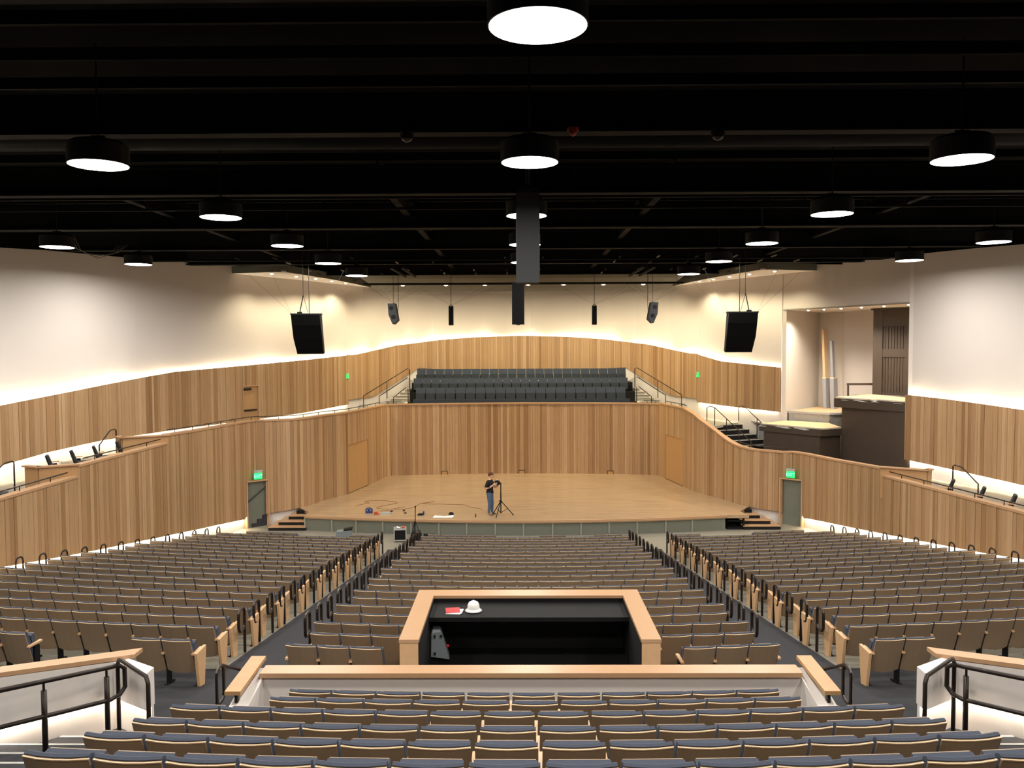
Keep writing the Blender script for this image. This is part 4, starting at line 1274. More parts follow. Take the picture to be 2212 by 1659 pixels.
# ------------------------------------------------------------------ white knee walls, stair and rails at both lower corners
for sgn, lb in ((-1, 'left'), (1, 'right')):
    s = lambda x: sgn * x
    C0, A_, B_ = Vector((s(6.14), 11.92)), Vector((s(8.62), 9.5)), Vector((s(5.46), 11.48))
    ZL = 3.27
    KW = tag(obj('wall_%s_knee' % lb, MB().prism([tuple(C0), tuple(A_), (A_.x, A_.y + 0.25), (C0.x, C0.y + 0.25)], ZL, [3.8, 4.23, 4.23, 3.8]), white_m), kind='structure')
    obj('return_wall', MB().prism([tuple(C0), tuple(B_), (B_.x, B_.y + 0.25), (C0.x, C0.y + 0.25)], ZL, 3.8), white_m, KW)
    obj('base', MB().prism([(C0.x, C0.y + 0.14), (A_.x, A_.y + 0.14), (A_.x, A_.y + 0.22), (C0.x, C0.y + 0.22)], 2.6, ZL), white_m, KW)
    obj('base', MB().prism([(C0.x, C0.y + 0.14), (B_.x, B_.y + 0.14), (B_.x, B_.y + 0.22), (C0.x, C0.y + 0.22)], 2.6, ZL), white_m, KW)
    d1 = (A_ - C0).normalized()
    E0 = C0 - d1 * 0.3
    obj('cap', MB().prism([tuple(E0 + Vector((0, 0.0))), tuple(A_), (A_.x, A_.y + 0.27), (E0.x, E0.y + 0.27)], [3.78, 4.23, 4.23, 3.78], [3.84, 4.29, 4.29, 3.84]), cap_m, KW)
    for P0, P1 in ((C0, A_), (C0, B_)):
        obj('light_strip', MB().prism([(P0.x, P0.y + 0.05), (P1.x, P1.y + 0.05), (P1.x, P1.y + 0.08), (P0.x, P0.y + 0.08)], ZL - 0.025, ZL - 0.005), knee_strip_m, KW)
    # steps climbing beside the rear block
    T = thing('side_stair', 'dark carpeted steps with pale nosings at the lower %s corner' % lb, 'stair', (0, 0, 0))
    for k in range(7):
        y = 11.45 - 0.58 * k
        z1 = 2.75 + 0.17 * (k + 1)
        xa = 4.76
        x1_, x2_ = 6.2 + (11.92 - y) * 1.02, 6.2 + (11.92 - y + 0.6) * 1.02
        obj('tread', MB().prism([(s(xa), y), (s(x1_), y), (s(x2_), y - 0.6), (s(xa), y - 0.6)], z1 - 0.3, z1), carpet_m, T)
        obj('nosing', MB().box(min(s(xa), s(x1_)), max(s(xa), s(x1_)), y - 0.03, y + 0.012, z1 - 0.02, z1 + 0.006), greywh_m, T)
    # pipe rail: two bars meeting at a rounded loop near the wall corner
    c1 = Vector((s(5.91), 11.34))
    e1 = Vector((s(6.91), 9.38))
    zt0 = 3.95
    T = thing('stair_rail', 'dark two-bar pipe rail with rounded loop by the lower %s knee wall' % lb, 'handrail', (c1.x, c1.y, 2.9))
    L = lambda p, z: (p[0] - c1.x, p[1] - c1.y, z - 2.9)
    obj('top_rail', MB().tube([L(e1, zt0 + 0.35), L(c1, zt0), L(c1.lerp(e1, -0.07), zt0 - 0.02), L(c1.lerp(e1, -0.11), zt0 - 0.09), L(c1.lerp(e1, -0.11), zt0 - 0.36), L(c1.lerp(e1, -0.07), zt0 - 0.44), L(c1, zt0 - 0.46), L(e1, zt0 - 0.11)], 0.032, 8), rail_m, T, smooth=True)
    for f in (0.02, 0.43):
        p = c1.lerp(e1, f)
        zr = zt0 + 0.35 * f
        obj('post', MB().tube([L(p, 2.92 + 0.4 * f), L(p, zr - 0.12)], 0.036, 8), rail_m, T, smooth=True)
        obj('post_pin', MB().tube([L(p, zr - 0.12), L(p, zr)], 0.018, 6), rail_m, T)
    c2 = Vector((s(5.22), 10.95))
    k2 = Vector((s(5.9), 11.56))
    T = thing('stair_rail', 'dark pipe rail running forward to the aisle at the lower %s corner' % lb, 'handrail', (c2.x, c2.y, 2.9))
    L = lambda p, z: (p[0] - c2.x, p[1] - c2.y, z - 2.9)
    obj('top_rail', MB().tube([L(k2, 2.76), L(k2, 3.92), L(k2.lerp(c2, 0.06), 3.99), L(k2.lerp(c2, 0.15), 4.0), L(c2, 3.98), L(c2.lerp(k2, -0.06), 3.9), L(c2.lerp(k2, -0.06), 2.76)], 0.03, 8), rail_m, T, smooth=True)

# ------------------------------------------------------------------ control booth
BO = thing('control_booth', 'maple-capped control booth with black interior among the centre seats', 'control booth', (-0.06, 12.32, 2.7))
bz = 2.7
def bb(x0, x1, y0, y1, z0, z1): return MB().box(x0 + 0.05, x1 + 0.05, y0 - 12.5, y1 - 12.5, z0 - bz, z1 - bz)
for x0, x1 in ((-2.0, -1.72), (1.64, 1.92)):
    obj('side_wall', bb(x0, x1, 12.5, 15.04, 2.7, 3.94), arm_m, BO)
    obj('cap', bb(x0 - 0.01, x1 + 0.01, 12.49, 14.69, 3.94, 3.99), cap_m, BO)
    xi = x1 if x0 < 0 else x0
    obj('lining', bb(xi if x0 < 0 else xi - 0.012, xi + 0.012 if x0 < 0 else xi, 12.52, 14.7, 2.9, 3.93), black_m, BO)
obj('front_wall', bb(-1.72, 1.64, 14.72, 15.04, 2.7, 3.94), arm_m, BO)
obj('cap', bb(-2.01, 1.93, 14.69, 15.05, 3.94, 3.99), cap_m, BO)
obj('lining', bb(-1.71, 1.63, 14.7, 14.72, 2.9, 3.935), black_m, BO)
obj('desk', bb(-1.7, 1.62, 13.9, 14.7, 3.83, 3.87), black_m, BO)
obj('desk_edge', bb(-1.7, 1.62, 13.87, 13.9, 3.8, 3.87), black_m, BO)
obj('floor_panel', bb(-1.72, 1.64, 12.5, 14.72, 2.98, 3.05), black_m, BO)
for k, y in enumerate((13.7, 13.15)):
    obj('step', bb(-1.5, 1.45, 12.5, y, 3.05, 3.07 + 0.05 * k), carpet_m, BO)
for x in (-0.78, 0.68):
    obj('floor_grommet', MB().lathe([(0.13, 0.0), (0.13, 0.008)], (x + 0.05, 14.35 - 12.5, 3.052 - bz), 20), blackm_m, BO)

H = thing('hard_hat', 'white full-brim hard hat on the black booth desk', 'hard hat', (-0.99, 14.02, 3.87))
H.scale = (0.78, 0.78, 0.95)
prof = [(0.0, 0.19), (0.05, 0.187), (0.1, 0.165), (0.128, 0.12), (0.135, 0.06), (0.137, 0.045)]
obj('shell', MB().lathe([(0.137, 0.03)] + prof[::-1], n=24), helmet_m, H, smooth=True)
obj('brim', MB().lathe([(0.13, 0.03), (0.185, 0.012), (0.19, 0.016), (0.137, 0.05)], n=24), helmet_m, H, smooth=True)
obj('ridge', MB().tube([(0, 0.125 * math.cos(a), 0.06 + 0.135 * math.sin(a)) for a in np.linspace(0.1, PI - 0.1, 9)], 0.012, 6), helmet_m, H, smooth=True)
T = thing('red_folder', 'red folder lying on loose white papers on the booth desk', 'folder', (-1.33, 13.98, 3.872), 0.12)
obj('cover', MB().box(-0.13, 0.11, -0.1, 0.14, 0.02, 0.03), red_m, T)
T2 = tag(obj('paper_stack', MB().box(-0.12, 0.13, -0.13, 0.14, 0.0, 0.012).box(-0.09, 0.15, -0.11, 0.12, 0.012, 0.018), paper_m, loc=(-1.32, 13.98, 3.871), rot=(0, 0, -0.1)), 'white papers under the red folder on the booth desk', 'paper')
# grey machine case tucked in the left corner of the booth
G = thing('machine_case', 'grey plastic machine case with red knob inside the booth by its left wall', 'equipment case', (-1.58, 13.9, 3.13), 0.1)
G.scale = (0.9, 0.9, 0.9)
obj('body', MB().hexa([(-0.14, -0.16, 0.06), (0.2, -0.16, 0.0), (0.2, 0.16, 0.0), (-0.14, 0.16, 0.06), (-0.13, -0.13, 0.5), (0.06, -0.13, 0.5), (0.06, 0.13, 0.5), (-0.13, 0.13, 0.5)]), case_m, G)
obj('lid', MB().hexa([(-0.12, -0.12, 0.5), (0.05, -0.12, 0.5), (0.05, 0.12, 0.5), (-0.12, 0.12, 0.5), (-0.1, -0.08, 0.56), (0.03, -0.08, 0.56), (0.03, 0.08, 0.56), (-0.1, 0.08, 0.56)]), case_m, G)
obj('latch', MB().box(-0.09, -0.05, -0.17, -0.13, 0.42, 0.46).box(0.03, 0.07, -0.17, -0.13, 0.42, 0.46).box(-0.09, -0.05, -0.19, -0.15, 0.1, 0.14), blackm_m, G)
obj('knob', MB().lathe([(0.02, 0.0), (0.03, 0.02), (0.025, 0.045), (0.005, 0.05)], (0.17, -0.12, 0.22), 12), red_m, G)
obj('back_plate', MB().box(-0.19, -0.14, -0.17, 0.17, -0.08, 0.52).box(-0.14, 0.18, -0.1, 0.1, -0.085, 0.0), black_m, G)

# ------------------------------------------------------------------ loudspeakers
def cable(x0, z0, z1, y, r=0.012, x1=None):
    return MB().tube([(x0, y, z0), (x0 if x1 is None else x1, y, z1)], r, 5)

def array_speaker(sgn, lb):
    T = thing('line_speaker', 'large black hanging loudspeaker with curved front on the %s' % lb, 'loudspeaker', (sgn * 8.35, 32.0, 8.1), sgn * -0.12, 'hanging loudspeakers')
    # side profile: curved front towards the audience (-Y)
    front_ = [(-0.30, 1.5), (-0.34, 1.1), (-0.32, 0.6), (-0.2, 0.2), (-0.06, 0.0)]
    prof_ = front_ + [(0.34, 0.05), (0.42, 1.5)]
    sx = sgn * -0.14
    mb_ = MB()
    n = len(prof_)
    vs = [(-0.54 + sx * (-(z - 1.5)) * 0.7 + (0.04 if z < 0.3 else 0), y, z) for y, z in prof_] + [(0.54 + sx * (-(z - 1.5)) * 0.7 - (0.04 if z < 0.3 else 0), y, z) for y, z in prof_]
    fs = [tuple(range(n)), tuple(range(n, 2 * n))[::-1]] + [(i, n + i, n + (i + 1) % n, (i + 1) % n) for i in range(n)]
    obj('cabinet', mb_.add(vs, fs), black_m, T)
    k = len(front_)
    g = [(v[0] * 0.97, v[1] - 0.012, v[2]) for v in vs]
    idx_ = list(range(k)) + [n + i for i in range(k)]
    gv = [g[i] for i in idx_]
    obj('grille', MB().add(gv, [(i, i + 1, k + i + 1, k + i) for i in range(k - 1)]), ceil_m, T, fix=False)
    obj('rigging_frame', MB().box(-0.58, 0.58, -0.2, 0.3, 1.5, 1.55), blackm_m, T)
    obj('cable', MB().tube([(sgn * -0.1, 0.1, 1.55), (sgn * -0.1, 0.1, 5.48)], 0.014, 5), black_m, T)
    obj('hoist_cable', MB().tube([(sgn * 0.12, 0.1, 2.25), (sgn * 0.12, 0.1, 5.48)], 0.012, 5).tube([(sgn * 0.12, 0.1, 2.25), (sgn * 0.26, 0.1, 1.58)], 0.02, 5).tube([(sgn * 0.12, 0.1, 2.25), (sgn * -0.06, 0.1, 1.56)], 0.008, 5), black_m, T)
    obj('clamp', MB().box(sgn * 0.26 - 0.09, sgn * 0.26 + 0.09, 0.05, 0.15, 1.55, 1.62), blackm_m, T)
    for a, b in ((-0.56, -2.2), (-0.56, -1.4), (0.56, 2.2), (0.56, 1.4)):
        obj('guy_wire', MB().tube([(a, 0, 1.55), (b, 0.4, 3.5 - 0.2 * abs(b))], 0.003, 4), black_m, T)

array_speaker(-1, 'left')
array_speaker(1, 'right')
for sgn, lb in ((-1, 'left'), (1, 'right')):
    T = thing('monitor_speaker', 'grey-sided stage loudspeaker hanging tilted above the %s of the stage' % lb, 'loudspeaker', (sgn * 6.2, 40.0, 9.42), 0, 'hanging loudspeakers')
    s = -sgn
    pr = [(-0.24 * s, 1.0), (0.12 * s, 1.0), (0.26 * s, 0.2), (0.06 * s, 0.0), (-0.02 * s, 0.02), (-0.2 * s, 0.45)]
    obj('cabinet', MB().extr(pr, 'y', -0.25, 0.25), blackm_m, T)
    obj('side_plate', MB().extr([(x * 0.9, 0.04 + z * 0.93) for x, z in pr], 'y', -0.262, -0.25), mat('slate_side_%s' % lb, (38, 40, 43), 0.75), T)
    for (cx_, cz_) in ((-0.07 * s, 0.78), (0.03 * s, 0.36)):
        obj('driver_port', MB().tube([(cx_, -0.262, cz_), (cx_, -0.275, cz_)], 0.1, 16), black_m, T)
    obj('cable', MB().tube([(0.0, 0, 1.0), (0.0, 0, 4.17)], 0.01, 5).tube([(0.2 * s, 0, 0.5), (0.24 * s, 0, 0.9), (0.22 * s, 0, 4.17)], 0.012, 5), black_m, T)
    for b in (-1.4, -0.9, 1.2, 1.7):
        obj('guy_wire', MB().tube([(0, 0, 1.0), (b, 0.3, 2.0)], 0.003, 4), black_m, T)
    T = thing('column_speaker', 'slim black column loudspeaker hanging %s of the stage centre' % lb, 'loudspeaker', (sgn * 3.6, 42.0, 9.42), 0, 'hanging loudspeakers')
    obj('cabinet', MB().hexa([(-0.11, -0.2, 0), (0.11, -0.2, 0), (0.11, 0.2, 0), (-0.11, 0.2, 0), (-0.11, -0.16, 0.95), (0.11, -0.16, 0.95), (0.11, 0.2, 0.95), (-0.11, 0.2, 0.95)]), black_m, T)
    obj('yoke', MB().tube([(-0.09, 0, 0.95), (0, 0, 1.03), (0.09, 0, 0.95)], 0.02, 5), blackm_m, T)
    obj('cable', MB().tube([(0, 0, 1.0), (0, 0, 4.17)], 0.014, 5), black_m, T)
    for b in (-1.6, 1.6, 2.2):
        obj('guy_wire', MB().tube([(0, 0, 1.0), (b, 0.2, 1.9)], 0.003, 4), black_m, T)
T = thing('centre_speaker', 'narrow black loudspeaker column hanging over the middle of the stage', 'loudspeaker', (-0.22, 34.0, 9.25), 0, 'hanging loudspeakers')
obj('cabinet', MB().box(-0.25, 0.25, -0.2, 0.25, 0, 1.7), black_m, T)
obj('grille', MB().box(-0.235, 0.235, -0.215, -0.2, 0.03, 1.68), MATS['ceiling_black'], T)
obj('foot', MB().box(-0.08, 0.08, -0.1, 0.1, -0.03, 0), blackm_m, T)
obj('cable', MB().tube([(0.1, 0, 1.7), (0.1, 0, 4.34)], 0.014, 5), black_m, T)
T = thing('delay_speaker', 'tall charcoal loudspeaker tower hanging under the ceiling in the hall centre', 'loudspeaker', (0.0, 18.0, 9.74), 0, 'hanging loudspeakers')
obj('cabinet', MB().box(-0.245, 0.245, -0.15, 0.25, 0.0, 1.9), mat('charcoal_cabinet', (44, 45, 46), 0.7, noise=0.1, nscale=30), T)
obj('edge', MB().box(-0.25, -0.235, -0.16, 0.25, 0.0, 1.9).box(0.235, 0.25, -0.16, 0.25, 0.0, 1.9), blackm_m, T)
obj('header', MB().box(-0.25, 0.25, -0.15, 0.25, 1.9, 2.0), black_m, T)
obj('hanger', MB().box(-0.18, 0.18, -0.04, 0.04, 2.0, 2.07).tube([(0, 0, 2.05), (0, 0, 2.9)], 0.04, 8), greywh_m if False else blackm_m, T)
for b in (-3.2, 3.2):
    obj('guy_wire', MB().tube([(0, 0, 2.0), (b, -1.0, 2.75)], 0.004, 4), black_m, T)

# small things on the ceiling
T = thing('smoke_detector', 'small red ceiling device beside the second centre lamp', 'detector', (0.75, 14.6, 12.05))
obj('base', MB().lathe([(0.1, 0.05), (0.1, 0.1)], n=16), redsig_m, T)
obj('dome', MB().lathe([(0.02, -0.04), (0.05, -0.02), (0.085, 0.05)], n=16), redsig_m, T, smooth=True)
for k, (x, lb) in enumerate(((-2.15, 'left'), (3.3, 'right'))):
    T = thing('ceiling_camera', 'dark dome fixture on the ceiling beam %s of the centre lamp' % lb, 'dome camera', (x, 14.8, 12.0))
    obj('base', MB().lathe([(0.12, 0.06), (0.12, 0.15)], n=16), black_m, T)
    obj('dome', MB().lathe([(0.02, -0.03), (0.08, 0.0), (0.11, 0.06)], n=16), rail_m, T, smooth=True)
for k in range(4):
    x0 = -15.9 + 0.12 * k
    tag(obj('loose_cable', MB().tube([(x0 - 0.9, 30.5, 12.5), (x0 - 0.7, 30.6, 12.1 - 0.05 * k), (x0 - 0.2, 30.8, 11.85 - 0.06 * k), (x0 + 0.5, 31.0, 11.8 + 0.04 * k), (x0 + 0.8, 31.1, 12.2)], 0.014, 5), wire_m, smooth=True), 'loose grey cable sagging over the left wall, %s from the left of the tangle' % ORD[k + 1], 'cable', 'loose cables hanging over the left wall')

# ------------------------------------------------------------------ terrace chairs
TCM = {}
for nm, m_ in (('back_panel', black_m), ('back_cushion', MATS['dark_fabric']), ('leg', black_m), ('armrest', arm_m)):
    TCM[nm] = fixn(CP[nm][0].mesh('terrace_' + nm, m_))
TCM['seat'] = fixn(MB().hexa([(-0.23, -0.12, 0.4), (0.23, -0.12, 0.4), (0.23, 0.36, 0.43), (-0.23, 0.36, 0.43), (-0.23, -0.12, 0.48), (0.23, -0.12, 0.48), (0.23, 0.36, 0.5), (-0.23, 0.36, 0.5)]).mesh('terrace_seat', MATS['dark_fabric']))
def terrace_chair(x, y, z, rz, lab):
    T = thing('terrace_chair', lab, 'chair', (x, y, z), rz, 'chairs on the side terraces')
    for nm, me in TCM.items():
        obj(nm, me, None, T, fix=False)
for k, (x, y) in enumerate(((-15.35, 27.0), (-15.2, 28.2), (-15.1, 29.5), (-14.95, 30.9))):
    terrace_chair(x, y, 4.02, -PI / 2 + 0.5, 'dark folding chair seen side-on, %s from the lower end of the left terrace' % ORD[k + 2])
terrace_chair(-15.9, 24.6, 3.55, -PI / 2 + 0.5, 'dark folding chair at the left frame edge on the left terrace')
for k, (x, y) in enumerate(((14.85, 29.4), (15.05, 27.8), (15.25, 26.4), (15.4, 25.1))):
    terrace_chair(x, y, 2.75, PI / 2 - 0.5, 'dark folding chair seen side-on, %s from the box end on the right terrace' % ORD[k + 1])

# ------------------------------------------------------------------ person on the stage
def skin_mesh(name, nodes, edges, root, sub=2):
    me = bpy.data.meshes.new(name)
    me.from_pydata([n[:3] for n in nodes], edges, [])
    o = bpy.data.objects.new(name, me)
    COL.objects.link(o)
    sk = o.modifiers.new('skin', 'SKIN')
    sk.use_smooth_shade = True
    for i, n in enumerate(nodes):
        d_ = me.skin_vertices[0].data[i]
        d_.radius = (n[3], n[4] if len(n) > 4 else n[3])
        d_.use_root = (i == root)
    ss = o.modifiers.new('sub', 'SUBSURF'); ss.levels = sub; ss.render_levels = sub
    dg = bpy.context.evaluated_depsgraph_get()
    me2 = bpy.data.meshes.new_from_object(o.evaluated_get(dg))
    bpy.data.objects.remove(o)
    return me2


N = [(0, 0, 0.98, 0.14, 0.17), (0.0, 0, 1.15, 0.125, 0.16), (0.0, 0, 1.33, 0.135, 0.19), (-0.01, 0, 1.5, 0.12, 0.2), (0.01, 0, 1.6, 0.065, 0.065), (0.03, 0, 1.67, 0.07, 0.065), (0.055, 0, 1.75, 0.105, 0.085), (0.05, 0, 1.83, 0.09, 0.075),
     (-0.01, -0.2, 1.49, 0.07), (-0.09, -0.27, 1.2, 0.052), (0.1, -0.22, 1.29, 0.042), (0.18, -0.17, 1.36, 0.032, 0.032), (0.23, -0.14, 1.41, 0.03, 0.045),
     (-0.01, 0.2, 1.49, 0.07), (0.08, 0.29, 1.2, 0.052), (0.2, 0.24, 1.25, 0.042), (0.27, 0.18, 1.33, 0.032), (0.3, 0.15, 1.4, 0.03, 0.045),
     (0.0, -0.1, 0.9, 0.1), (0.03, -0.1, 0.52, 0.068), (-0.01, -0.1, 0.12, 0.05), (0.02, -0.11, 0.06, 0.05), (0.15, -0.13, 0.04, 0.042),
     (0.0, 0.1, 0.9, 0.1), (0.05, 0.1, 0.52, 0.068), (0.04, 0.11, 0.12, 0.05), (0.07, 0.12, 0.06, 0.05), (0.2, 0.14, 0.04, 0.042),
     (0.16, 0, 1.745, 0.016), (0.1, 0, 1.68, 0.045)]
Ed = [(0, 1), (1, 2), (2, 3), (3, 4), (4, 5), (5, 6), (6, 7), (3, 8), (8, 9), (9, 10), (10, 11), (11, 12), (3, 13), (13, 14), (14, 15), (15, 16), (16, 17), (0, 18), (18, 19), (19, 20), (20, 21), (21, 22), (0, 23), (23, 24), (24, 25), (25, 26), (26, 27), (6, 28), (5, 29)]
# fingers: four and a thumb on each hand, curling around the fixture held at the chest
for hand, base, sy in ((12, Vector((0.23, -0.14, 1.41)), -1), (17, Vector((0.3, 0.15, 1.4)), 1)):
    for f in range(5):
        if f < 4:
            o0 = Vector((0.03, sy * 0.0, 0.03 - 0.02 * f + 0.01)); l = (0.045, 0.05, 0.047, 0.037)[f]
            p1 = base + o0 + Vector((0.03, -sy * 0.005, 0.012)); p2 = p1 + Vector((l * 0.8, -sy * l * 0.5, 0.01)); p3 = p2 + Vector((l * 0.3, -sy * l * 0.7, 0))
        else:
            p1 = base + Vector((-0.01, -sy * 0.01, 0.04)); p2 = p1 + Vector((0.012, -sy * 0.012, 0.035)); p3 = p2 + Vector((0.015, -sy * 0.012, 0.02))
        i0 = len(N)
        N += [(p1.x, p1.y, p1.z, 0.0105), (p2.x, p2.y, p2.z, 0.0095), (p3.x, p3.y, p3.z, 0.008)]
        Ed += [(hand, i0), (i0, i0 + 1), (i0 + 1, i0 + 2)]
body = skin_mesh('body', N, Ed, 0)
for mm in (skin_m, shirt_m, jeans_m, shoe_m):
    body.materials.append(mm)
for p in body.polygons:
    c = p.center
    mi_ = 0
    if c.z < 0.1:
        mi_ = 3
    elif c.z < 1.02 and abs(c.y) < 0.24:
        mi_ = 2
    elif c.z < 1.585 and (abs(c.y) < 0.2 and c.x < 0.15 or c.z > 1.27 and c.x < 0.09):
        mi_ = 1
    p.material_index = mi_
PS = thing('person', 'person in black polo shirt and blue jeans holding a black fixture on stage', 'person', (-1.54, 37.66, SGZ), -0.35)
bo = obj('body', body, None, PS, fix=False)
bo.scale = (1, 1, 1.0)
hair = MB().lathe([(0.02, 0.1), (0.07, 0.085), (0.1, 0.04), (0.108, -0.02), (0.09, -0.05)], (0.0, 0, 0), 16)
ho = obj('hair', hair, hair_m, PS, smooth=True, loc=(0.035, 0, 1.815), rot=(0, -0.35, 0))
for sy in (-1, 1):
    obj('eye', MB().lathe([(0.002, -0.01), (0.011, 0), (0.002, 0.01)], (0.145, sy * 0.032, 1.775), 8), black_m, PS)
    obj('ear', MB().lathe([(0.004, -0.03), (0.016, 0.0), (0.012, 0.03)], (0.045, sy * 0.09, 1.76), 8), skin_m, PS)
obj('mouth', MB().box(0.134, 0.142, -0.022, 0.022, 1.692, 1.699), red_m, PS)
obj('belt', MB().lathe([(0.15, 0.0), (0.15, 0.035)], (0, 0, 1.0), 16), black_m, PS)
PS.scale = (1.22, 1.16, 1.02)
FX = thing('stage_fixture', 'round black lamp fixture held against the chest by the person', 'fixture', (-1.21, 37.54, SGZ + 1.47), -0.3)
FX.scale = (0.95, 0.95, 0.95)
obj('body', MB().lathe([(0.02, -0.1), (0.12, -0.07), (0.155, 0.0), (0.13, 0.09), (0.05, 0.14)], n=20), black_m, FX, smooth=True)
obj('bracket', MB().tube([(-0.02, 0, 0.13), (0.02, 0, 0.18)], 0.02, 6), helmet_m, FX)

# speaker tripod stand
TS = thing('tripod_stand', 'black tripod loudspeaker stand beside the person on stage', 'tripod stand', (-1.04, 37.5, SGZ))
obj('pole', MB().tube([(0, 0, 0.1), (0, 0, 1.5)], 0.024, 8).tube([(0, 0, 0.75), (0, 0, 1.05)], 0.03, 8), black_m, TS)
obj('collar', MB().lathe([(0.05, 0.6), (0.05, 0.7)], n=12), black_m, TS)
obj('knob', MB().tube([(-0.03, 0, 0.66), (-0.1, 0, 0.67)], 0.018, 6), black_m, TS)
for k, (dx, dy) in enumerate(((0.56, 0.05), (-0.38, 0.12), (-0.2, -0.5))):
    lg = obj('leg', MB().tube([(dx * 0.05, dy * 0.05, 0.64), (dx, dy, 0.02)], 0.02, 8), black_m, TS)
    obj('brace', MB().tube([(0, 0, 0.12), (dx * 0.55, dy * 0.55, 0.32)], 0.012, 6), black_m, lg)
    obj('rubber_foot', MB().tube([(dx * 0.96, dy * 0.96, 0.04), (dx * 1.02, dy * 1.02, 0.0)], 0.026, 8), black_m, lg)

# ------------------------------------------------------------------ odds and ends on the stage
def sp(name, label, cat, x, y, mb_, m_, z=SGZ + 0.002, rz=0.0, smooth=False, group=None):
    return tag(obj(name, mb_, m_, loc=(x, y, z), rot=(0, 0, rz), smooth=smooth), label, cat, group)

T = thing('tool_box', 'blue tool box on the stage at the left', 'tool box', (-7.15, 38.15, SGZ), 0.1)
obj('body', MB().box(-0.16, 0.16, -0.1, 0.1, 0, 0.15), bluebox_m, T)
obj('lid', MB().box(-0.165, 0.165, -0.105, 0.105, 0.15, 0.2), bluebox_m, T)
obj('handle', MB().tube([(-0.08, 0, 0.2), (-0.08, 0, 0.24), (0.08, 0, 0.24), (0.08, 0, 0.2)], 0.012, 6), black_m, T)
obj('latch', MB().box(-0.1, -0.06, -0.115, -0.1, 0.11, 0.17).box(0.06, 0.1, -0.115, -0.1, 0.11, 0.17), greywh_m, T)
sp('coiled_cable', 'small heap of orange cable beside the blue tool box', 'cable', -6.75, 37.75, MB().tube([(0.11 * math.cos(a) * (1 - 0.02 * a), 0.09 * math.sin(a), 0.02 + 0.006 * a) for a in np.linspace(0, 6 * PI, 40)], 0.018, 6), orange_m, smooth=True)
T = thing('parts_tray', 'pale shallow tray on the stage beside the orange cable', 'tray', (-6.35, 37.95, SGZ), 0.05)
obj('base', MB().box(-0.22, 0.22, -0.12, 0.12, 0.01, 0.03), greywh_m, T)
obj('rim', MB().box(-0.23, 0.23, -0.13, -0.11, 0.0, 0.06).box(-0.23, 0.23, 0.11, 0.13, 0.0, 0.06).box(-0.23, -0.21, -0.13, 0.13, 0, 0.06).box(0.21, 0.23, -0.13, 0.13, 0, 0.06), greywh_m, T)
def wander(pts, r=0.012):
    return MB().tube([(p.x, p.y, 0.012) for p in smooth_path(pts)], r, 5)
tag(obj('stage_cable', wander([(-8.1, 39.9), (-7.6, 40.6), (-7.9, 41.0), (-7.0, 41.2), (-6.2, 40.6), (-6.6, 40.0), (-7.0, 39.3), (-6.3, 39.0), (-5.7, 39.6)]), cable_m, loc=(0, 0, SGZ), smooth=True), 'thin brown cable looping on the stage behind the blue tool box', 'cable')
tag(obj('stage_cable', wander([(-6.7, 38.5), (-5.4, 39.2), (-5.0, 40.4), (-4.4, 40.9), (-4.9, 40.3), (-3.9, 40.2), (-2.9, 40.0), (-2.5, 39.4), (-2.0, 39.0), (-1.95, 38.7)]), cable_m, loc=(0, 0, SGZ), smooth=True), 'long thin brown cable running across the stage towards the person', 'cable')
T = thing('drawing_sheet', 'white drawing sheets spread on the front of the stage', 'paper', (-3.65, 37.2, SGZ + 0.003), 0.05)
obj('sheet', MB().hexa([(-0.45, -0.15, 0), (0.0, -0.18, 0), (0.02, 0.15, 0), (-0.38, 0.2, 0), (-0.45, -0.15, 0.004), (0.0, -0.18, 0.02), (0.02, 0.15, 0.01), (-0.38, 0.2, 0.03)]), paper_m, T)
obj('sheet', MB().hexa([(-0.05, -0.19, 0), (0.42, -0.19, 0), (0.5, 0.17, 0), (0.0, 0.1, 0), (-0.05, -0.19, 0.006), (0.42, -0.19, 0.006), (0.5, 0.17, 0.03), (0.0, 0.1, 0.012)]), paper_m, T)
sp('dark_cap', 'small dark cap lying at the corner of the white drawing sheets', 'cap', -3.32, 37.75, MB().lathe([(0.02, 0.11), (0.09, 0.09), (0.12, 0.02), (0.13, 0.0)], n=16), black_m, smooth=True)
sp('black_pouch', 'flat black pouch on the stage next to the blue cup', 'pouch', -4.72, 37.6, MB().hexa([(-0.13, -0.08, 0), (0.13, -0.08, 0), (0.13, 0.08, 0), (-0.13, 0.08, 0), (-0.09, -0.05, 0.08), (0.09, -0.05, 0.09), (0.09, 0.05, 0.08), (-0.09, 0.05, 0.07)]), black_m)
sp('blue_cup', 'small blue cup on the stage next to the black pouch', 'cup', -4.58, 37.72, MB().lathe([(0.035, 0.0), (0.045, 0.16), (0.037, 0.16), (0.03, 0.02)], n=14), bluebox_m, smooth=True)
sp('drink_bottle', 'small dark bottle standing near the stage edge left of the person', 'bottle', -2.17, 37.15, MB().lathe([(0.028, 0.0), (0.03, 0.1), (0.014, 0.13), (0.014, 0.165), (0.006, 0.168)], n=12), mat('dark_red', (70, 22, 20), 0.4), smooth=True)
for k, (x, y) in enumerate(((-5.6, 38.6), (-6.15, 38.4), (-5.45, 38.0))):
    sp('connector_plug', 'small dark cable connector on the stage, %s' % ('farthest from the stage edge', 'nearest the blue tool box', 'right of the pale tray')[k], 'connector', x, y, MB().box(-0.05, 0.05, -0.03, 0.03, 0, 0.05), rail_m, group='cable connectors on the stage')

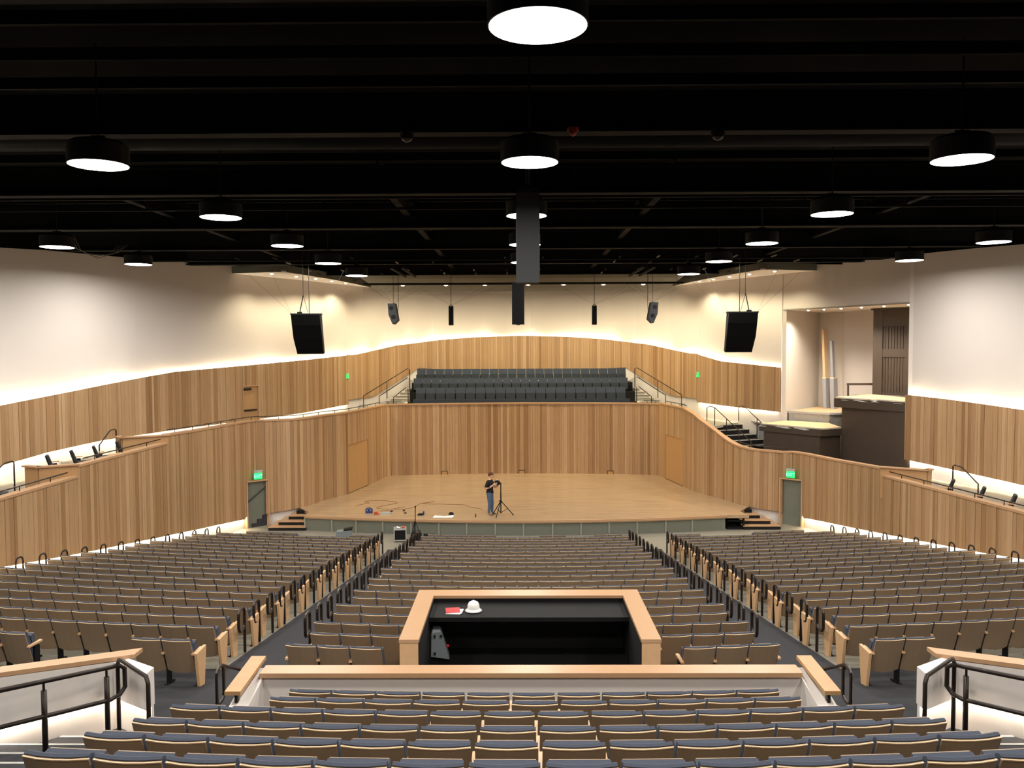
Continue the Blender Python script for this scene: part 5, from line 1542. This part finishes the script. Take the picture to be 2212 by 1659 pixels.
# in front of the stage
T = thing('road_case', 'black flight case with silver edges in front of the stage', 'flight case', (-5.35, 35.55, 0.0), 0.15)
obj('body', MB().box(-0.24, 0.24, -0.24, 0.24, 0.06, 0.5), black_m, T)
ed = MB()
for sx in (-1, 1):
    for sy in (-1, 1):
        ed.box(sx * 0.25 - 0.02, sx * 0.25 + 0.02, sy * 0.25 - 0.02, sy * 0.25 + 0.02, 0.05, 0.56)
for z in (0.06, 0.53):
    for sy in (-1, 1):
        ed.box(-0.25, 0.25, sy * 0.25 - 0.015, sy * 0.25 + 0.015, z - 0.015, z + 0.03).box(sy * 0.25 - 0.015, sy * 0.25 + 0.015, -0.25, 0.25, z - 0.015, z + 0.03)
obj('edging', ed, greywh_m, T)
obj('lid', MB().box(-0.24, 0.24, -0.24, 0.24, 0.5, 0.55), case_m, T)
tag(obj('spare_parts', MB().lathe([(0.06, 0.0), (0.07, 0.03), (0.03, 0.05)], (-0.05, 0, 0), 10).lathe([(0.04, 0.0), (0.05, 0.04), (0.02, 0.06)], (-0.12, 0.08, 0), 10), helmet_m, loc=(-5.35, 35.5, 0.56)), 'small pale coil resting on the silver-edged flight case', 'coil')
sp('red_tape', 'roll of orange tape on top of the flight case', 'tape roll', -5.22, 35.62, MB().lathe([(0.04, 0.0), (0.07, 0.0), (0.07, 0.05), (0.04, 0.05)], n=16), orange_m, z=0.56)
T = thing('microphone_stand', 'slim black microphone stand in front of the stage', 'microphone stand', (-4.72, 35.7, 0.0))
obj('pole', MB().tube([(0, 0, 0.35), (0.02, 0, 1.35)], 0.018, 6), black_m, T)
obj('microphone', MB().lathe([(0.015, 0.0), (0.02, 0.1), (0.035, 0.13), (0.03, 0.17), (0.008, 0.185)], (0.02, 0, 1.3), 12), black_m, T)
for a in (0.3, 2.4, 4.5):
    obj('leg', MB().tube([(0, 0, 0.85), (0.3 * math.cos(a), 0.3 * math.sin(a), 0.0)], 0.014, 6), black_m, T)
T = thing('gig_bag', 'slumped black equipment bag at the foot of the microphone stand', 'bag', (-4.62, 35.35, 0.0))
obj('body', MB().hexa([(-0.3, -0.18, 0), (0.3, -0.18, 0), (0.3, 0.18, 0), (-0.3, 0.18, 0), (-0.2, -0.1, 0.42), (0.22, -0.1, 0.38), (0.2, 0.12, 0.36), (-0.2, 0.12, 0.42)]), black_m, T)
obj('handle', MB().tube([(-0.12, 0, 0.4), (-0.08, 0, 0.5), (0.08, 0, 0.49), (0.12, 0, 0.38)], 0.018, 6), blackm_m, T)
T = thing('gig_bag', 'flat black equipment bag leaning behind the front centre seats', 'bag', (-4.05, 35.0, 0.0))
obj('body', MB().hexa([(-0.24, -0.14, 0), (0.24, -0.14, 0), (0.24, 0.14, 0), (-0.24, 0.14, 0), (-0.22, -0.06, 0.42), (0.22, -0.06, 0.42), (0.22, 0.08, 0.42), (-0.22, 0.08, 0.42)]), black_m, T)
obj('strap', MB().tube([(-0.1, -0.08, 0.38), (0, -0.1, 0.46), (0.1, -0.08, 0.38)], 0.015, 6), blackm_m, T)
T = thing('equipment_bin', 'grey plastic bin in front of the left part of the stage', 'bin', (-7.85, 35.9, 0.0), 0.1)
obj('body', MB().hexa([(-0.36, -0.2, 0), (0.3, -0.2, 0), (0.3, 0.2, 0), (-0.36, 0.2, 0), (-0.3, -0.22, 0.36), (0.34, -0.22, 0.42), (0.34, 0.22, 0.42), (-0.3, 0.22, 0.36)]), case_m, T)
obj('lid', MB().hexa([(0.0, -0.2, 0.4), (0.36, -0.22, 0.42), (0.36, 0.22, 0.42), (0.0, 0.2, 0.4), (0.0, -0.2, 0.44), (0.36, -0.22, 0.5), (0.36, 0.22, 0.5), (0.0, 0.2, 0.44)]), black_m, T)
print('OBJECTS', len(bpy.data.objects), 'chairs', len(chairs), 'planks', len([o for o in bpy.data.objects if o.name.startswith('plank')]))
